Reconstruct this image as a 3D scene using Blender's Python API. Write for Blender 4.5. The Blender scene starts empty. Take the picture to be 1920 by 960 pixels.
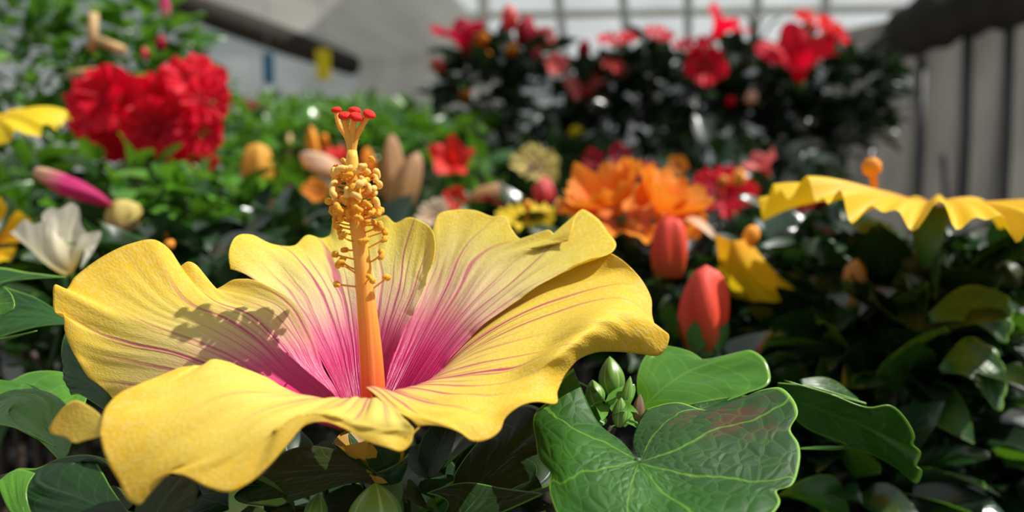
import bpy, math, random
import numpy as np
from mathutils import Vector, Matrix, Quaternion

# ------------------------------------------------------------------ camera, world, sun, exposure
FPX = 1450.0
PITCH = math.radians(8.0)
CZ = 1.15
SUN_DIR = Vector((0.62, 0.05, 0.78)).normalized()      # towards the sun
SUN_STRENGTH = 5.0
WORLD_STRENGTH = 0.48
EXPOSURE = 0.14

sc = bpy.context.scene
COL = sc.collection
cam_d = bpy.data.cameras.new('camera')
cam = bpy.data.objects.new('camera', cam_d)
COL.objects.link(cam)
cam.location = (0, 0, CZ)
cam.rotation_euler = (math.pi / 2 - PITCH, 0, 0)
cam_d.sensor_width = 36.0
cam_d.lens = 36.0 * FPX / 1920.0
cam_d.clip_start = 0.01
cam_d.clip_end = 200
cam_d.dof.use_dof = True
cam_d.dof.focus_distance = 0.208
cam_d.dof.aperture_fstop = cam_d.lens / 3.4
sc.camera = cam

world = bpy.data.worlds.new('world')
sc.world = world
world.use_nodes = True
wn = world.node_tree
wn.nodes.clear()
w_out = wn.nodes.new('ShaderNodeOutputWorld')
w_bg = wn.nodes.new('ShaderNodeBackground')
w_tc = wn.nodes.new('ShaderNodeTexCoord')
w_sep = wn.nodes.new('ShaderNodeSeparateXYZ')
w_rmp = wn.nodes.new('ShaderNodeValToRGB')
wn.links.new(w_tc.outputs['Generated'], w_sep.inputs[0])
wn.links.new(w_sep.outputs['Z'], w_rmp.inputs[0])
w_rmp.color_ramp.elements[0].position = 0.0
w_rmp.color_ramp.elements[0].color = (0.10, 0.10, 0.09, 1)
w_rmp.color_ramp.elements[1].position = 0.75
w_rmp.color_ramp.elements[1].color = (0.95, 1.0, 1.05, 1)
e = w_rmp.color_ramp.elements.new(0.12)
e.color = (0.75, 0.79, 0.80, 1)
wn.links.new(w_rmp.outputs[0], w_bg.inputs[0])
w_bg.inputs[1].default_value = WORLD_STRENGTH
wn.links.new(w_bg.outputs[0], w_out.inputs[0])

sun_d = bpy.data.lights.new('sun', 'SUN')
sun_d.energy = SUN_STRENGTH
sun_d.angle = math.radians(0.6)
sun_d.color = (1.0, 0.965, 0.90)
sun = bpy.data.objects.new('sun', sun_d)
sun.rotation_euler = SUN_DIR.to_track_quat('Z', 'Y').to_euler()
sun.location = (4, 1, 6)
COL.objects.link(sun)

sc.view_settings.view_transform = 'Standard'
sc.view_settings.look = 'None'
sc.view_settings.exposure = EXPOSURE
sc.view_settings.gamma = 1.0
sc.view_settings.use_curve_mapping = False
sc.cycles.max_bounces = 8
sc.cycles.transparent_max_bounces = 8

# ------------------------------------------------------------------ geometry helpers
CA, SA = math.cos(PITCH), math.sin(PITCH)

def P(px, py, d):
    """world point seen at photo pixel (px,py) at view depth d (metres)"""
    x = (px - 960.0) / FPX * d
    y = (480.0 - py) / FPX * d
    return Vector((x, d * CA + y * SA, CZ + y * CA - d * SA))

def PC(px, py, dcm):
    return P(px, py, dcm / 100.0)

def hermite(pts, u, par=None):
    """smooth curve through pts (n,3) at parameters u in 0..1 (chord-length)"""
    pts = np.asarray(pts, float)
    n = len(pts)
    if par is None:
        seg = np.linalg.norm(np.diff(pts, axis=0), axis=1) + 1e-9
        par = np.concatenate([[0], np.cumsum(seg)])
        par /= par[-1]
    par = np.asarray(par, float)
    if n == 2:
        w = np.clip(u, 0, 1)[:, None]
        return pts[0] * (1 - w) + pts[1] * w
    h = np.diff(par)
    sl = np.diff(pts, axis=0) / h[:, None]
    m = np.zeros_like(pts)
    for i in range(1, n - 1):
        m[i] = (sl[i - 1] * h[i] + sl[i] * h[i - 1]) / (h[i] + h[i - 1])
    m[0] = 1.5 * sl[0] - 0.5 * m[1]
    m[-1] = 1.5 * sl[-1] - 0.5 * m[-2]
    i = np.clip(np.searchsorted(par, u, side='right') - 1, 0, n - 2)
    hh = h[i]
    t = ((u - par[i]) / hh)[:, None]
    hh = hh[:, None]
    return ((2*t**3-3*t**2+1) * pts[i] + (t**3-2*t**2+t) * hh * m[i]
            + (-2*t**3+3*t**2) * pts[i+1] + (t**3-t**2) * hh * m[i+1])

def vnoise(u, v, seed, octaves=3):
    rs = np.random.RandomState(seed)
    r = np.zeros_like(u)
    a = 1.0
    for o in range(octaves):
        for k in range(3):
            fu, fv = rs.uniform(-1, 1, 2) * (2 ** o) * 5.0
            r += a * np.sin(fu * u + fv * v + rs.uniform(0, 6.28)) / 3
        a *= 0.55
    return r

class MB:
    """collects geometry in world space; build() links it as one mesh object"""
    def __init__(self):
        self.v, self.f, self.uv, self.mi = [], [], [], []
    def add(self, verts, faces, uvs=None, mi=0):
        o = len(self.v)
        self.v.extend([tuple(p) for p in verts])
        for f in faces:
            self.f.append(tuple(i + o for i in f))
            self.mi.append(mi)
            if uvs is None:
                self.uv.extend([(0.5, 0.5)] * len(f))
            else:
                self.uv.extend([uvs[i] for i in f])
        return self
    def grid(self, pts, nu, nv, mi=0, closed=False, uv=None):
        """pts[(j*nu)+i], j over t (nv rows), i over s"""
        faces = []
        top = nu if closed else nu - 1
        for j in range(nv - 1):
            for i in range(top):
                a = j*nu+i; b = j*nu+(i+1) % nu
                faces.append((a, b, b+nu, a+nu))
        if uv is None:
            uv = [(i/max(1, nu-1), j/max(1, nv-1)) for j in range(nv) for i in range(nu)]
        return self.add(pts, faces, uv, mi)
    def tube(self, path, rad, n=8, mi=0, caps=True):
        path = [Vector(p) for p in path]
        if not hasattr(rad, '__len__'):
            rad = [rad] * len(path)
        pts = []
        t0 = (path[1]-path[0]).normalized()
        x = t0.orthogonal().normalized()
        for k, p in enumerate(path):
            t = (path[min(k+1, len(path)-1)] - path[max(k-1, 0)]).normalized()
            x = (x - t*x.dot(t)).normalized()
            y = t.cross(x)
            for i in range(n):
                a = 2*math.pi*i/n
                pts.append(p + (x*math.cos(a) + y*math.sin(a)) * rad[k])
        m = len(path)
        uv = [(i/n, j/(m-1)) for j in range(m) for i in range(n)]
        o = len(self.v)
        self.grid(pts, n, m, mi, True, uv)
        if caps:
            self.f.append(tuple(o+i for i in reversed(range(n)))); self.mi.append(mi); self.uv.extend([(0.5, 0)]*n)
            self.f.append(tuple(o+(m-1)*n+i for i in range(n))); self.mi.append(mi); self.uv.extend([(0.5, 1)]*n)
        return self
    def box(self, lo, hi, mi=0):
        x0, y0, z0 = lo; x1, y1, z1 = hi
        v = [(x0,y0,z0),(x1,y0,z0),(x1,y1,z0),(x0,y1,z0),(x0,y0,z1),(x1,y0,z1),(x1,y1,z1),(x0,y1,z1)]
        f = [(0,3,2,1),(4,5,6,7),(0,1,5,4),(1,2,6,5),(2,3,7,6),(3,0,4,7)]
        return self.add(v, f, None, mi)
    def build(self, name, mats, parent=None, smooth=True):
        me = bpy.data.meshes.new(name)
        org = Vector((0, 0, 0)) if parent is None else root_of(parent).location
        me.from_pydata([(p[0]-org.x, p[1]-org.y, p[2]-org.z) for p in self.v], [], self.f)
        if not isinstance(mats, (list, tuple)):
            mats = [mats]
        for m in mats:
            me.materials.append(m)
        ul = me.uv_layers.new(name='UVMap')
        ul.data.foreach_set('uv', np.array(self.uv, dtype=np.float32).ravel())
        me.polygons.foreach_set('material_index', np.array(self.mi, dtype=np.int32))
        if smooth:
            me.polygons.foreach_set('use_smooth', np.ones(len(me.polygons), dtype=bool))
        me.update()
        o = bpy.data.objects.new(name, me)
        COL.objects.link(o)
        if parent is not None:
            o.parent = parent
        return o

def root_of(o):
    while o.parent is not None:
        o = o.parent
    return o

def tag(o, label=None, cat=None, group=None, kind=None):
    if label: o['label'] = label
    if cat: o['category'] = cat
    if group: o['group'] = group
    if kind: o['kind'] = kind
    return o

def thing(name, label, cat, loc, group=None):
    o = bpy.data.objects.new(name, None)
    o.empty_display_size = 0.05
    COL.objects.link(o)
    o.location = loc
    return tag(o, label, cat, group)

def surf_pts(rows, nu, nv, tpar=None, ruffle=0.0, rseed=1, rfreq=1.0, wavy=0.0):
    """rows of (px,py,dcm) from base to rim -> smooth grid of world points"""
    us = np.linspace(0, 1, nu)
    R = [hermite([PC(*q) for q in r], us) for r in rows]
    R = np.array(R)                                     # rows,nu,3
    if tpar is None:
        d = np.linalg.norm(np.diff(R, axis=0), axis=2).mean(axis=1)
        tpar = np.concatenate([[0], np.cumsum(d)]); tpar /= tpar[-1]
    ts = np.linspace(0, 1, nv)
    G = np.zeros((nv, nu, 3))
    for i in range(nu):
        G[:, i, :] = hermite(R[:, i, :], ts, tpar)
    if ruffle > 0 or wavy:
        du = np.gradient(G, axis=1); dv = np.gradient(G, axis=0)
        N = np.cross(du, dv)
        N /= (np.linalg.norm(N, axis=2, keepdims=True) + 1e-12)
        U, V = np.meshgrid(us, ts)
        n = vnoise(U*5*rfreq, V*1.2*rfreq, rseed, 3)
        n2 = vnoise(U*14*rfreq, V*2.5*rfreq, rseed+7, 2)
        amp = ruffle * (V**2 * n + 0.35 * V**3 * n2) * (1 - 0.95*V**8)
        edge = np.minimum(1, np.minimum(U, 1-U)*8 + 0.35)
        G += N * (amp*edge)[:, :, None]
    if wavy > 0:          # scalloped free side edge (s = 1)
        dS = du / (np.linalg.norm(du, axis=2, keepdims=True)+1e-12)
        w = np.clip((U-.8)/.2, 0, 1)**1.5 * np.clip(V*3, 0, 1)*np.clip((1-V)*6, 0, 1)
        wave = np.abs(np.sin(V*15+rseed))**.7*1.2 + .5*np.sin(V*31+rseed*2) - .6
        G += (dS*.8 + N*.7) * (wavy*w*wave)[:, :, None]
        if wavy < 0: pass
    if wavy < 0:          # the same on the s = 0 side
        dS = du / (np.linalg.norm(du, axis=2, keepdims=True)+1e-12)
        w = np.clip((.2-U)/.2, 0, 1)**1.5 * np.clip(V*3, 0, 1)*np.clip((1-V)*6, 0, 1)
        wave = np.abs(np.sin(V*13+rseed))**.7*1.2 + .5*np.sin(V*29+rseed*2) - .6
        G += (-dS*.8 + N*.7) * (-wavy*w*wave)[:, :, None]
    return G

# ------------------------------------------------------------------ materials
class NT:
    def __init__(self, name):
        self.m = bpy.data.materials.new(name)
        self.m.use_nodes = True
        self.t = self.m.node_tree
        self.t.nodes.clear()
        self.out = self.n('ShaderNodeOutputMaterial')
    def n(self, typ, **kw):
        nd = self.t.nodes.new(typ)
        for k, v in kw.items():
            setattr(nd, k, v)
        return nd
    def l(self, a, b):
        self.t.links.new(a, b)
    def val(self, sock, v):
        if isinstance(v, (int, float)):
            sock.default_value = v
        elif isinstance(v, (tuple, list)):
            sock.default_value = tuple(v) if len(v) == 4 or sock.type == 'VECTOR' else (*v, 1)
        else:
            self.l(v, sock)
    def math(self, op, a, b=0.0, c=None, clamp=False):
        nd = self.n('ShaderNodeMath', operation=op, use_clamp=clamp)
        self.val(nd.inputs[0], a); self.val(nd.inputs[1], b)
        if c is not None: self.val(nd.inputs[2], c)
        return nd.outputs[0]
    def mix(self, fac, a, b, blend='MIX'):
        nd = self.n('ShaderNodeMix', data_type='RGBA', blend_type=blend)
        self.val(nd.inputs[0], fac); self.val(nd.inputs[6], a); self.val(nd.inputs[7], b)
        return nd.outputs[2]
    def ramp(self, fac, stops, interp='LINEAR'):
        nd = self.n('ShaderNodeValToRGB')
        cr = nd.color_ramp
        cr.interpolation = interp
        while len(cr.elements) > 1:
            cr.elements.remove(cr.elements[-1])
        cr.elements[0].position = stops[0][0]; cr.elements[0].color = (*stops[0][1], 1)
        for p, c in stops[1:]:
            e = cr.elements.new(p); e.color = (*c, 1)
        self.val(nd.inputs[0], fac)
        return nd.outputs[0]
    def smooth(self, x, lo, hi):
        nd = self.n('ShaderNodeMapRange', interpolation_type='SMOOTHSTEP')
        self.val(nd.inputs[0], x); self.val(nd.inputs[1], lo); self.val(nd.inputs[2], hi)
        return nd.outputs[0]
    def uv(self):
        tc = self.n('ShaderNodeTexCoord')
        sp = self.n('ShaderNodeSeparateXYZ')
        self.l(tc.outputs['UV'], sp.inputs[0])
        self.objc = tc.outputs['Object']
        return sp.outputs[0], sp.outputs[1]
    def vec(self, x, y, z=0.0):
        c = self.n('ShaderNodeCombineXYZ')
        self.val(c.inputs[0], x); self.val(c.inputs[1], y); self.val(c.inputs[2], z)
        return c.outputs[0]
    def noise(self, vec, scale, detail=3, rough=0.5):
        nd = self.n('ShaderNodeTexNoise')
        self.l(vec, nd.inputs['Vector'])
        nd.inputs['Scale'].default_value = scale
        nd.inputs['Detail'].default_value = detail
        nd.inputs['Roughness'].default_value = rough
        return nd.outputs['Fac']
    def bump(self, h, strength, dist):
        nd = self.n('ShaderNodeBump')
        nd.inputs['Strength'].default_value = strength
        nd.inputs['Distance'].default_value = dist
        self.l(h, nd.inputs['Height'])
        return nd.outputs[0]
    def finish(self, col, rough=0.5, transl=0.0, tcol=None, normal=None, spec=0.5, coat=0.0, coat_rough=0.2, sss=0.0):
        p = self.n('ShaderNodeBsdfPrincipled')
        self.val(p.inputs['Base Color'], col)
        self.val(p.inputs['Roughness'], rough)
        self.val(p.inputs['Specular IOR Level'], spec)
        self.val(p.inputs['Coat Weight'], coat)
        p.inputs['Coat Roughness'].default_value = coat_rough
        if sss:
            p.inputs['Subsurface Weight'].default_value = sss
            p.inputs['Subsurface Scale'].default_value = 0.002
            p.inputs['Subsurface Radius'].default_value = (1, .5, .2)
        if normal is not None:
            self.l(normal, p.inputs['Normal'])
        if transl:
            tr = self.n('ShaderNodeBsdfTranslucent')
            self.val(tr.inputs[0], tcol if tcol is not None else col)
            if normal is not None:
                self.l(normal, tr.inputs['Normal'])
            mx = self.n('ShaderNodeMixShader')
            self.val(mx.inputs[0], transl)
            self.l(p.outputs[0], mx.inputs[1]); self.l(tr.outputs[0], mx.inputs[2])
            self.l(mx.outputs[0], self.out.inputs[0])
        else:
            self.l(p.outputs[0], self.out.inputs[0])
        return self.m

def petal_mat(name, stops, n_veins=9, vein_len=0.8, phase=0.0, vein_amt=0.75, transl=0.35, bumpy=0.5):
    k = NT(name)
    s, t = k.uv()
    uvv = k.vec(k.math('MULTIPLY', s, 3.0), k.math('MULTIPLY', t, 0.9))
    warp = k.math('MULTIPLY', k.math('SUBTRACT', k.noise(uvv, 2.2, 2), 0.5), 0.10)
    fine = k.noise(k.vec(k.math('MULTIPLY', s, 60.0), k.math('MULTIPLY', t, 3.0)), 1.0, 3)
    tt = k.math('ADD', t, k.math('MULTIPLY', k.math('SUBTRACT', fine, 0.5), 0.16))
    base = k.ramp(tt, stops)
    # mottling outwards
    mott = k.noise(k.vec(k.math('MULTIPLY', s, 50.0), k.math('MULTIPLY', t, 26.0)), 1.0, 4, 0.65)
    crk = k.noise(k.vec(k.math('MULTIPLY', s, 150.0), k.math('MULTIPLY', t, 75.0)), 1.0, 2, 0.5)
    base = k.mix(k.math('MULTIPLY', k.smooth(k.math('ADD', k.math('MULTIPLY', mott, .5), k.math('MULTIPLY', crk, .5)), 0.45, 0.62), k.math('MULTIPLY', k.smooth(t, 0.3, 0.8), 0.40)), base, (0.93, 0.80, 0.30))
    sw = k.math('ADD', s, warp)
    def veins(nv, w, off, lo, hi, amt):
        x = k.math('FRACT', k.math('ADD', k.math('MULTIPLY', sw, nv), off))
        dd = k.math('ABSOLUTE', k.math('SUBTRACT', x, 0.5))
        cell = k.math('FLOOR', k.math('ADD', k.math('MULTIPLY', sw, nv), off))
        wn_ = k.n('ShaderNodeTexWhiteNoise', noise_dimensions='1D')
        k.l(cell, wn_.inputs['W'])
        width = k.math('MULTIPLY', w, k.math('SUBTRACT', 1.30, k.math('MULTIPLY', t, .95)))
        m = k.math('SUBTRACT', 1.0, k.smooth(dd, k.math('MULTIPLY', width, 0.25), width))
        end = k.math('ADD', k.math('MULTIPLY', wn_.outputs[0], 0.38), hi - 0.30)
        fade = k.math('SUBTRACT', 1.0, k.smooth(t, k.math('SUBTRACT', end, lo), end))
        return k.math('MULTIPLY', k.math('MULTIPLY', m, fade), k.math('ADD', amt*0.45, k.math('MULTIPLY', wn_.outputs[0], amt*0.75)), clamp=True)
    v1 = veins(n_veins, 0.145, phase, 0.45, vein_len, vein_amt)
    v2 = veins(n_veins*2.3, 0.22, phase+0.31, 0.30, vein_len*0.80, vein_amt*0.6)
    vv = k.math('MAXIMUM', v1, v2)
    col = k.mix(vv, base, (0.62, 0.05, 0.20))
    # golden margin
    h = k.math('ADD', k.math('MULTIPLY', mott, 0.35), k.math('MULTIPLY', vv, -0.8))
    h = k.math('ADD', h, k.math('MULTIPLY', k.noise(k.vec(k.math('MULTIPLY', s, 22.0), k.math('MULTIPLY', t, 5.0)), 1.0, 2), k.math('SUBTRACT', 1.1, k.math('MULTIPLY', t, .8))))
    h = k.math('ADD', h, k.math('MULTIPLY', crk, k.math('MULTIPLY', k.smooth(t, .3, .6), 0.45)))
    nrm = k.bump(h, bumpy, 0.0009)
    rough = k.ramp(t, [(0.0, (0.20,)*3), (0.35, (0.40,)*3), (0.6, (0.6,)*3)])
    return k.finish(col, rough, transl, None, nrm, 0.4)

YEL = [(0.0, (0.50, 0.004, 0.09)), (0.22, (0.74, 0.02, 0.17)), (0.34, (0.80, 0.12, 0.26)), (0.46, (0.82, 0.50, 0.32)), (0.58, (0.86, 0.70, 0.25)), (0.78, (0.90, 0.69, 0.09)), (1.0, (0.91, 0.60, 0.03))]
YELP = [(0.0, (0.46, 0.004, 0.08)), (0.28, (0.68, 0.02, 0.16)), (0.40, (0.76, 0.15, 0.28)), (0.54, (0.80, 0.56, 0.38)), (0.70, (0.82, 0.69, 0.28)), (0.86, (0.84, 0.70, 0.13)), (1.0, (0.86, 0.65, 0.04))]
M_PET_A = petal_mat('petal_yellow_left', YEL, 9, 1.0, 0.15, 0.8, bumpy=.32)
M_PET_B = petal_mat('petal_yellow_rear', YELP, 8, 1.15, 0.4)
M_PET_C = petal_mat('petal_yellow_pale', YELP, 9, 1.05, 0.05)
M_PET_D = petal_mat('petal_yellow_front', [(0.0, (0.42, 0.004, 0.07)), (0.14, (0.66, 0.03, 0.16)), (0.24, (0.74, 0.30, 0.20)), (0.34, (0.86, 0.69, 0.20)), (0.55, (0.89, 0.71, 0.14)), (0.8, (0.91, 0.69, 0.085)), (1.0, (0.91, 0.60, 0.04))], 8, 0.80, 0.3, 0.6, bumpy=0.4)
M_PET_E = petal_mat('petal_yellow_right', [(0.0, (0.42, 0.004, 0.07)), (0.16, (0.66, 0.02, 0.14)), (0.25, (0.75, 0.22, 0.22)), (0.36, (0.86, 0.66, 0.17)), (0.6, (0.90, 0.70, 0.09)), (0.85, (0.91, 0.66, 0.05)), (1.0, (0.91, 0.58, 0.03))], 11, 0.98, 0.2, 0.85)

def leaf_mat(name, c1, c2, vein, edge=None, transl=0.22, rough=0.36, n_veins=1.0, net=0.0, brown=False, coat=0.25, vamt=0.7, spec=0.5, tmix=0.55):
    k = NT(name)
    s, t = k.uv()
    nz = k.noise(k.objc, 60.0, 3)
    col = k.mix(k.smooth(nz, 0.35, 0.7), c1, c2)
    if n_veins > 1:      # fan of main veins
        wob = k.math('MULTIPLY', k.math('SUBTRACT', k.noise(k.vec(k.math('MULTIPLY', s, 6), k.math('MULTIPLY', t, 2.0)), 1.5, 2), 0.5), 0.06)
        x = k.math('MULTIPLY', k.math('ADD', s, wob), n_veins)
        dd = k.math('ABSOLUTE', k.math('SUBTRACT', k.math('FRACT', x), 0.5))
        w = k.math('DIVIDE', 0.020, k.math('ADD', t, 0.08))
        v = k.math('SUBTRACT', 1.0, k.smooth(dd, k.math('MULTIPLY', w, 0.3), w))
        vo = k.n('ShaderNodeTexVoronoi', feature='DISTANCE_TO_EDGE')
        sv = k.vec(k.math('MULTIPLY', k.math('ADD', s, wob), 30.0), k.math('MULTIPLY', k.math('POWER', t, .8), 10.0))
        k.l(sv, vo.inputs['Vector']); vo.inputs['Scale'].default_value = 1.0
        v2 = k.math('MULTIPLY', k.math('SUBTRACT', 1.0, k.smooth(vo.outputs['Distance'], 0.0, 0.055)), net)
        v = k.math('MAXIMUM', k.math('MULTIPLY', v, vamt), v2)
        puff = k.math('MULTIPLY', k.smooth(vo.outputs['Distance'], 0.0, 0.35), 0.5)
    else:                # midrib and slanted side veins
        c = k.math('ABSOLUTE', k.math('SUBTRACT', s, 0.5))
        mid = k.math('SUBTRACT', 1.0, k.smooth(c, 0.006, 0.03))
        x = k.math('FRACT', k.math('MULTIPLY', k.math('SUBTRACT', t, k.math('MULTIPLY', c, 0.55)), 6.0))
        dd = k.math('ABSOLUTE', k.math('SUBTRACT', x, 0.5))
        side = k.math('MULTIPLY', k.math('SUBTRACT', 1.0, k.smooth(dd, 0.03, 0.10)), 0.55)
        v = k.math('MULTIPLY', k.math('MAXIMUM', mid, side), vamt)
    if brown:
        b = k.noise(k.vec(k.math('MULTIPLY', s, 16.0), k.math('MULTIPLY', t, 2.2)), 1.0, 3, 0.6)
        reg = k.math('MULTIPLY', k.smooth(s, 0.68, 0.80), k.smooth(t, 0.35, 0.7))
        col = k.mix(k.math('MULTIPLY', k.smooth(b, 0.50, 0.62), reg), col, (0.16, 0.055, 0.03))
        col = k.mix(k.math('MULTIPLY', k.smooth(s, 0.55, 0.7), 0.45), col, (0.03, 0.055, 0.035))
    col = k.mix(v, col, vein)
    if edge is not None:  # light catching the leaf margin, painted as a paler rim colour
        em = k.math('MAXIMUM', k.smooth(t, 0.975, 0.992), 0.0)
        if n_veins <= 1:
            em = k.math('MAXIMUM', em, k.smooth(k.math('ABSOLUTE', k.math('SUBTRACT', s, 0.5)), 0.475, 0.492))
        col = k.mix(em, col, edge)
    h = k.math('ADD', k.math('MULTIPLY', v, -0.35), k.math('MULTIPLY', nz, 0.6))
    if n_veins > 1: h = k.math('ADD', h, puff)
    nrm = k.bump(h, 0.5, 0.0006)
    tc = k.mix(tmix, col, (0.20, 0.45, 0.02))
    return k.finish(col, rough, transl, tc, nrm, spec, coat, 0.22)

GV = (0.16, 0.32, 0.06)
M_LEAF_BIG = leaf_mat('leaf_big_green', (0.022, 0.095, 0.010), (0.038, 0.145, 0.014), (0.14, 0.33, 0.03), (0.22, 0.45, 0.05), 0.20, 0.5, 7.0, 0.18, True, 0.02, spec=.28)
M_LEAF = leaf_mat('leaf_green', (0.014, 0.075, 0.008), (0.025, 0.115, 0.010), (0.08, 0.22, 0.03), (0.20, 0.42, 0.04), 0.25, 0.32, vamt=.5, coat=.12)
M_LEAF_BRIGHT = leaf_mat('leaf_bright_green', (0.06, 0.21, 0.010), (0.10, 0.29, 0.015), (0.15, 0.36, 0.03), (0.2, 0.42, 0.05), 0.3, 0.20, vamt=.5, coat=.5)
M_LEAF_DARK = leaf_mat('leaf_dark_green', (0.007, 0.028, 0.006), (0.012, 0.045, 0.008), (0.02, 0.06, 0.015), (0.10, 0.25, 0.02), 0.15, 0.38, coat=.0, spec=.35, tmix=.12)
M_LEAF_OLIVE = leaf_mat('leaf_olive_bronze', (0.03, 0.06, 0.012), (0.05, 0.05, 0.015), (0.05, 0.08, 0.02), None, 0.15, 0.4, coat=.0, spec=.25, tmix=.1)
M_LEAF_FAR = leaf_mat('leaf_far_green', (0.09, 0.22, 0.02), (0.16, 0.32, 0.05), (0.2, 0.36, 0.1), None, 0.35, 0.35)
M_LEAF_BLACKISH = leaf_mat('leaf_shade_green', (0.007, 0.018, 0.008), (0.012, 0.03, 0.012), (0.02, 0.04, 0.02), None, 0.06, 0.35, tmix=.1)  # near-black leaf colour stands in for shade on the dark plants

M_LEAF_GLOSS = leaf_mat('leaf_glossy_dark_green', (0.008, 0.032, 0.008), (0.014, 0.052, 0.012), (0.02, 0.06, 0.015), None, 0.08, 0.22, coat=.6, tmix=.1)

def plain(name, col, rough=0.6, transl=0.0, tcol=None, var=0.25, scale=40.0, spec=0.4, sss=0.0, bump=0.3, bd=0.0005):
    k = NT(name)
    s, t = k.uv()
    nz = k.noise(k.objc, scale, 4)
    dark = tuple(c*(1-var) for c in col); lite = tuple(min(1, c*(1+var)) for c in col)
    c = k.mix(k.smooth(nz, 0.3, 0.7), dark, lite)
    return k.finish(c, rough, transl, tcol, k.bump(nz, bump, bd), spec, sss=sss)

def bloom_mat(name, inner, mid, outer, transl=0.35, rough=0.55):
    k = NT(name)
    s, t = k.uv()
    fine = k.noise(k.vec(k.math('MULTIPLY', s, 26.0), k.math('MULTIPLY', t, 3.0)), 1.0, 3)
    c = k.ramp(k.math('ADD', t, k.math('MULTIPLY', k.math('SUBTRACT', fine, 0.5), 0.2)), [(0.08, inner), (0.4, mid), (0.95, outer)])
    return k.finish(c, rough, transl, None, k.bump(fine, 0.4, 0.001), 0.35)

M_COLUMN = None
k = NT('staminal_column_orange')
s_, t_ = k.uv()
cc = k.ramp(t_, [(0.0, (0.88, 0.07, 0.03)), (0.18, (0.92, 0.15, 0.03)), (0.42, (0.93, 0.30, 0.04)), (0.62, (0.95, 0.43, 0.04)), (0.85, (0.95, 0.48, 0.03)), (1.0, (0.95, 0.55, 0.09))])
fx = k.noise(k.vec(k.math('MULTIPLY', s_, 18.0), k.math('MULTIPLY', t_, 2.5)), 1.0, 3)
cc = k.mix(k.math('MULTIPLY', k.smooth(fx, 0.45, 0.65), 0.25), cc, (0.95, 0.62, 0.25))
M_COLUMN = k.finish(cc, 0.45, 0.0, None, k.bump(fx, 0.25, 0.0004), 0.4, sss=0.5)
M_STYLE = plain('style_orange', (0.90, 0.36, 0.05), 0.5, sss=0.4)
M_ANTHER_PALE = plain('anther_pale_orange', (0.96, 0.55, 0.14), 0.75, var=0.12, scale=900, sss=0.3, bump=0.6, bd=0.0002)
M_ANTHER = plain('anther_orange', (0.93, 0.40, 0.03), 0.85, var=0.2, scale=1500, sss=0.2, bump=1.0, bd=0.0004)
M_STIGMA = plain('stigma_scarlet', (0.85, 0.02, 0.012), 0.8, var=0.1, scale=900, bump=1.0, bd=0.0004)
M_STEM = plain('stem_green', (0.035, 0.10, 0.02), 0.5)
M_WOOD = plain('woody_stem', (0.07, 0.05, 0.035), 0.8, scale=120)
M_CALYX = plain('calyx_green', (0.06, 0.17, 0.03), 0.45, 0.1)
M_BUD = None
k = NT('bud_green_ribbed')
s_, t_ = k.uv()
x = k.math('ABSOLUTE', k.math('SUBTRACT', k.math('FRACT', k.math('MULTIPLY', s_, 5.0)), 0.5))
cc = k.mix(k.math('SUBTRACT', 1.0, k.smooth(x, 0.02, 0.09)), (0.13, 0.27, 0.04), (0.30, 0.46, 0.12))
M_BUD = k.finish(cc, 0.38, 0.0, None, None, 0.5)
M_BUD_TIP = plain('young_leaf_green', (0.13, 0.34, 0.04), 0.35, 0.25)
M_DRY = plain('dried_brown', (0.28, 0.17, 0.10), 0.8, 0.2)
M_TUBE = plain('corolla_tube_ochre', (0.45, 0.25, 0.02), 0.5, 0.25)
M_RED = bloom_mat('bloom_red', (0.45, 0.0, 0.012), (0.85, 0.004, 0.03), (0.93, 0.006, 0.04), .45)
M_SCARLET = bloom_mat('bloom_scarlet', (0.35, 0.005, 0.01), (0.80, 0.02, 0.012), (0.86, 0.03, 0.02))
M_DKRED = bloom_mat('bloom_dark_red', (0.16, 0.0, 0.01), (0.40, 0.003, 0.02), (0.55, 0.004, 0.035))
M_ORANGE = bloom_mat('bloom_orange', (0.85, 0.14, 0.02), (0.90, 0.25, 0.012), (0.92, 0.34, 0.03))
M_GOLD = bloom_mat('bloom_golden', (0.85, 0.30, 0.01), (0.90, 0.52, 0.01), (0.92, 0.60, 0.02))
M_YELLOW = bloom_mat('bloom_yellow', (0.85, 0.42, 0.01), (0.88, 0.60, 0.01), (0.92, 0.68, 0.02))
M_AMBER = bloom_mat('bloom_amber_yellow', (0.85, 0.30, 0.01), (0.92, 0.50, 0.008), (0.94, 0.62, 0.015), .28)
M_CREAM = bloom_mat('bloom_cream', (0.80, 0.60, 0.20), (0.82, 0.74, 0.48), (0.86, 0.80, 0.64))
M_PALEY = bloom_mat('bloom_pale_yellow', (0.70, 0.35, 0.25), (0.72, 0.56, 0.16), (0.78, 0.62, 0.20))
M_SALMON = bloom_mat('bloom_salmon', (0.75, 0.06, 0.05), (0.86, 0.09, 0.09), (0.88, 0.20, 0.18))
M_PINK = bloom_mat('bloom_pink', (0.70, 0.45, 0.28), (0.72, 0.05, 0.24), (0.50, 0.01, 0.10))
M_TAN = bloom_mat('spent_bloom_tan', (0.55, 0.30, 0.08), (0.62, 0.34, 0.13), (0.60, 0.36, 0.20))
M_PEACH = bloom_mat('bloom_peach', (0.85, 0.45, 0.22), (0.86, 0.60, 0.40), (0.88, 0.70, 0.52))
M_AMBERO = bloom_mat('bloom_dull_gold', (0.70, 0.30, 0.03), (0.85, 0.40, 0.05), (0.88, 0.48, 0.08))
M_PISTIL = plain('pistil_orange', (0.90, 0.30, 0.02), 0.7)
M_BUDRED = bloom_mat('bud_red_orange', (0.50, 0.10, 0.02), (0.80, 0.07, 0.03), (0.88, 0.08, 0.05), 0.15)
M_POT = plain('pot_black_plastic', (0.012, 0.012, 0.012), 0.5)
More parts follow.
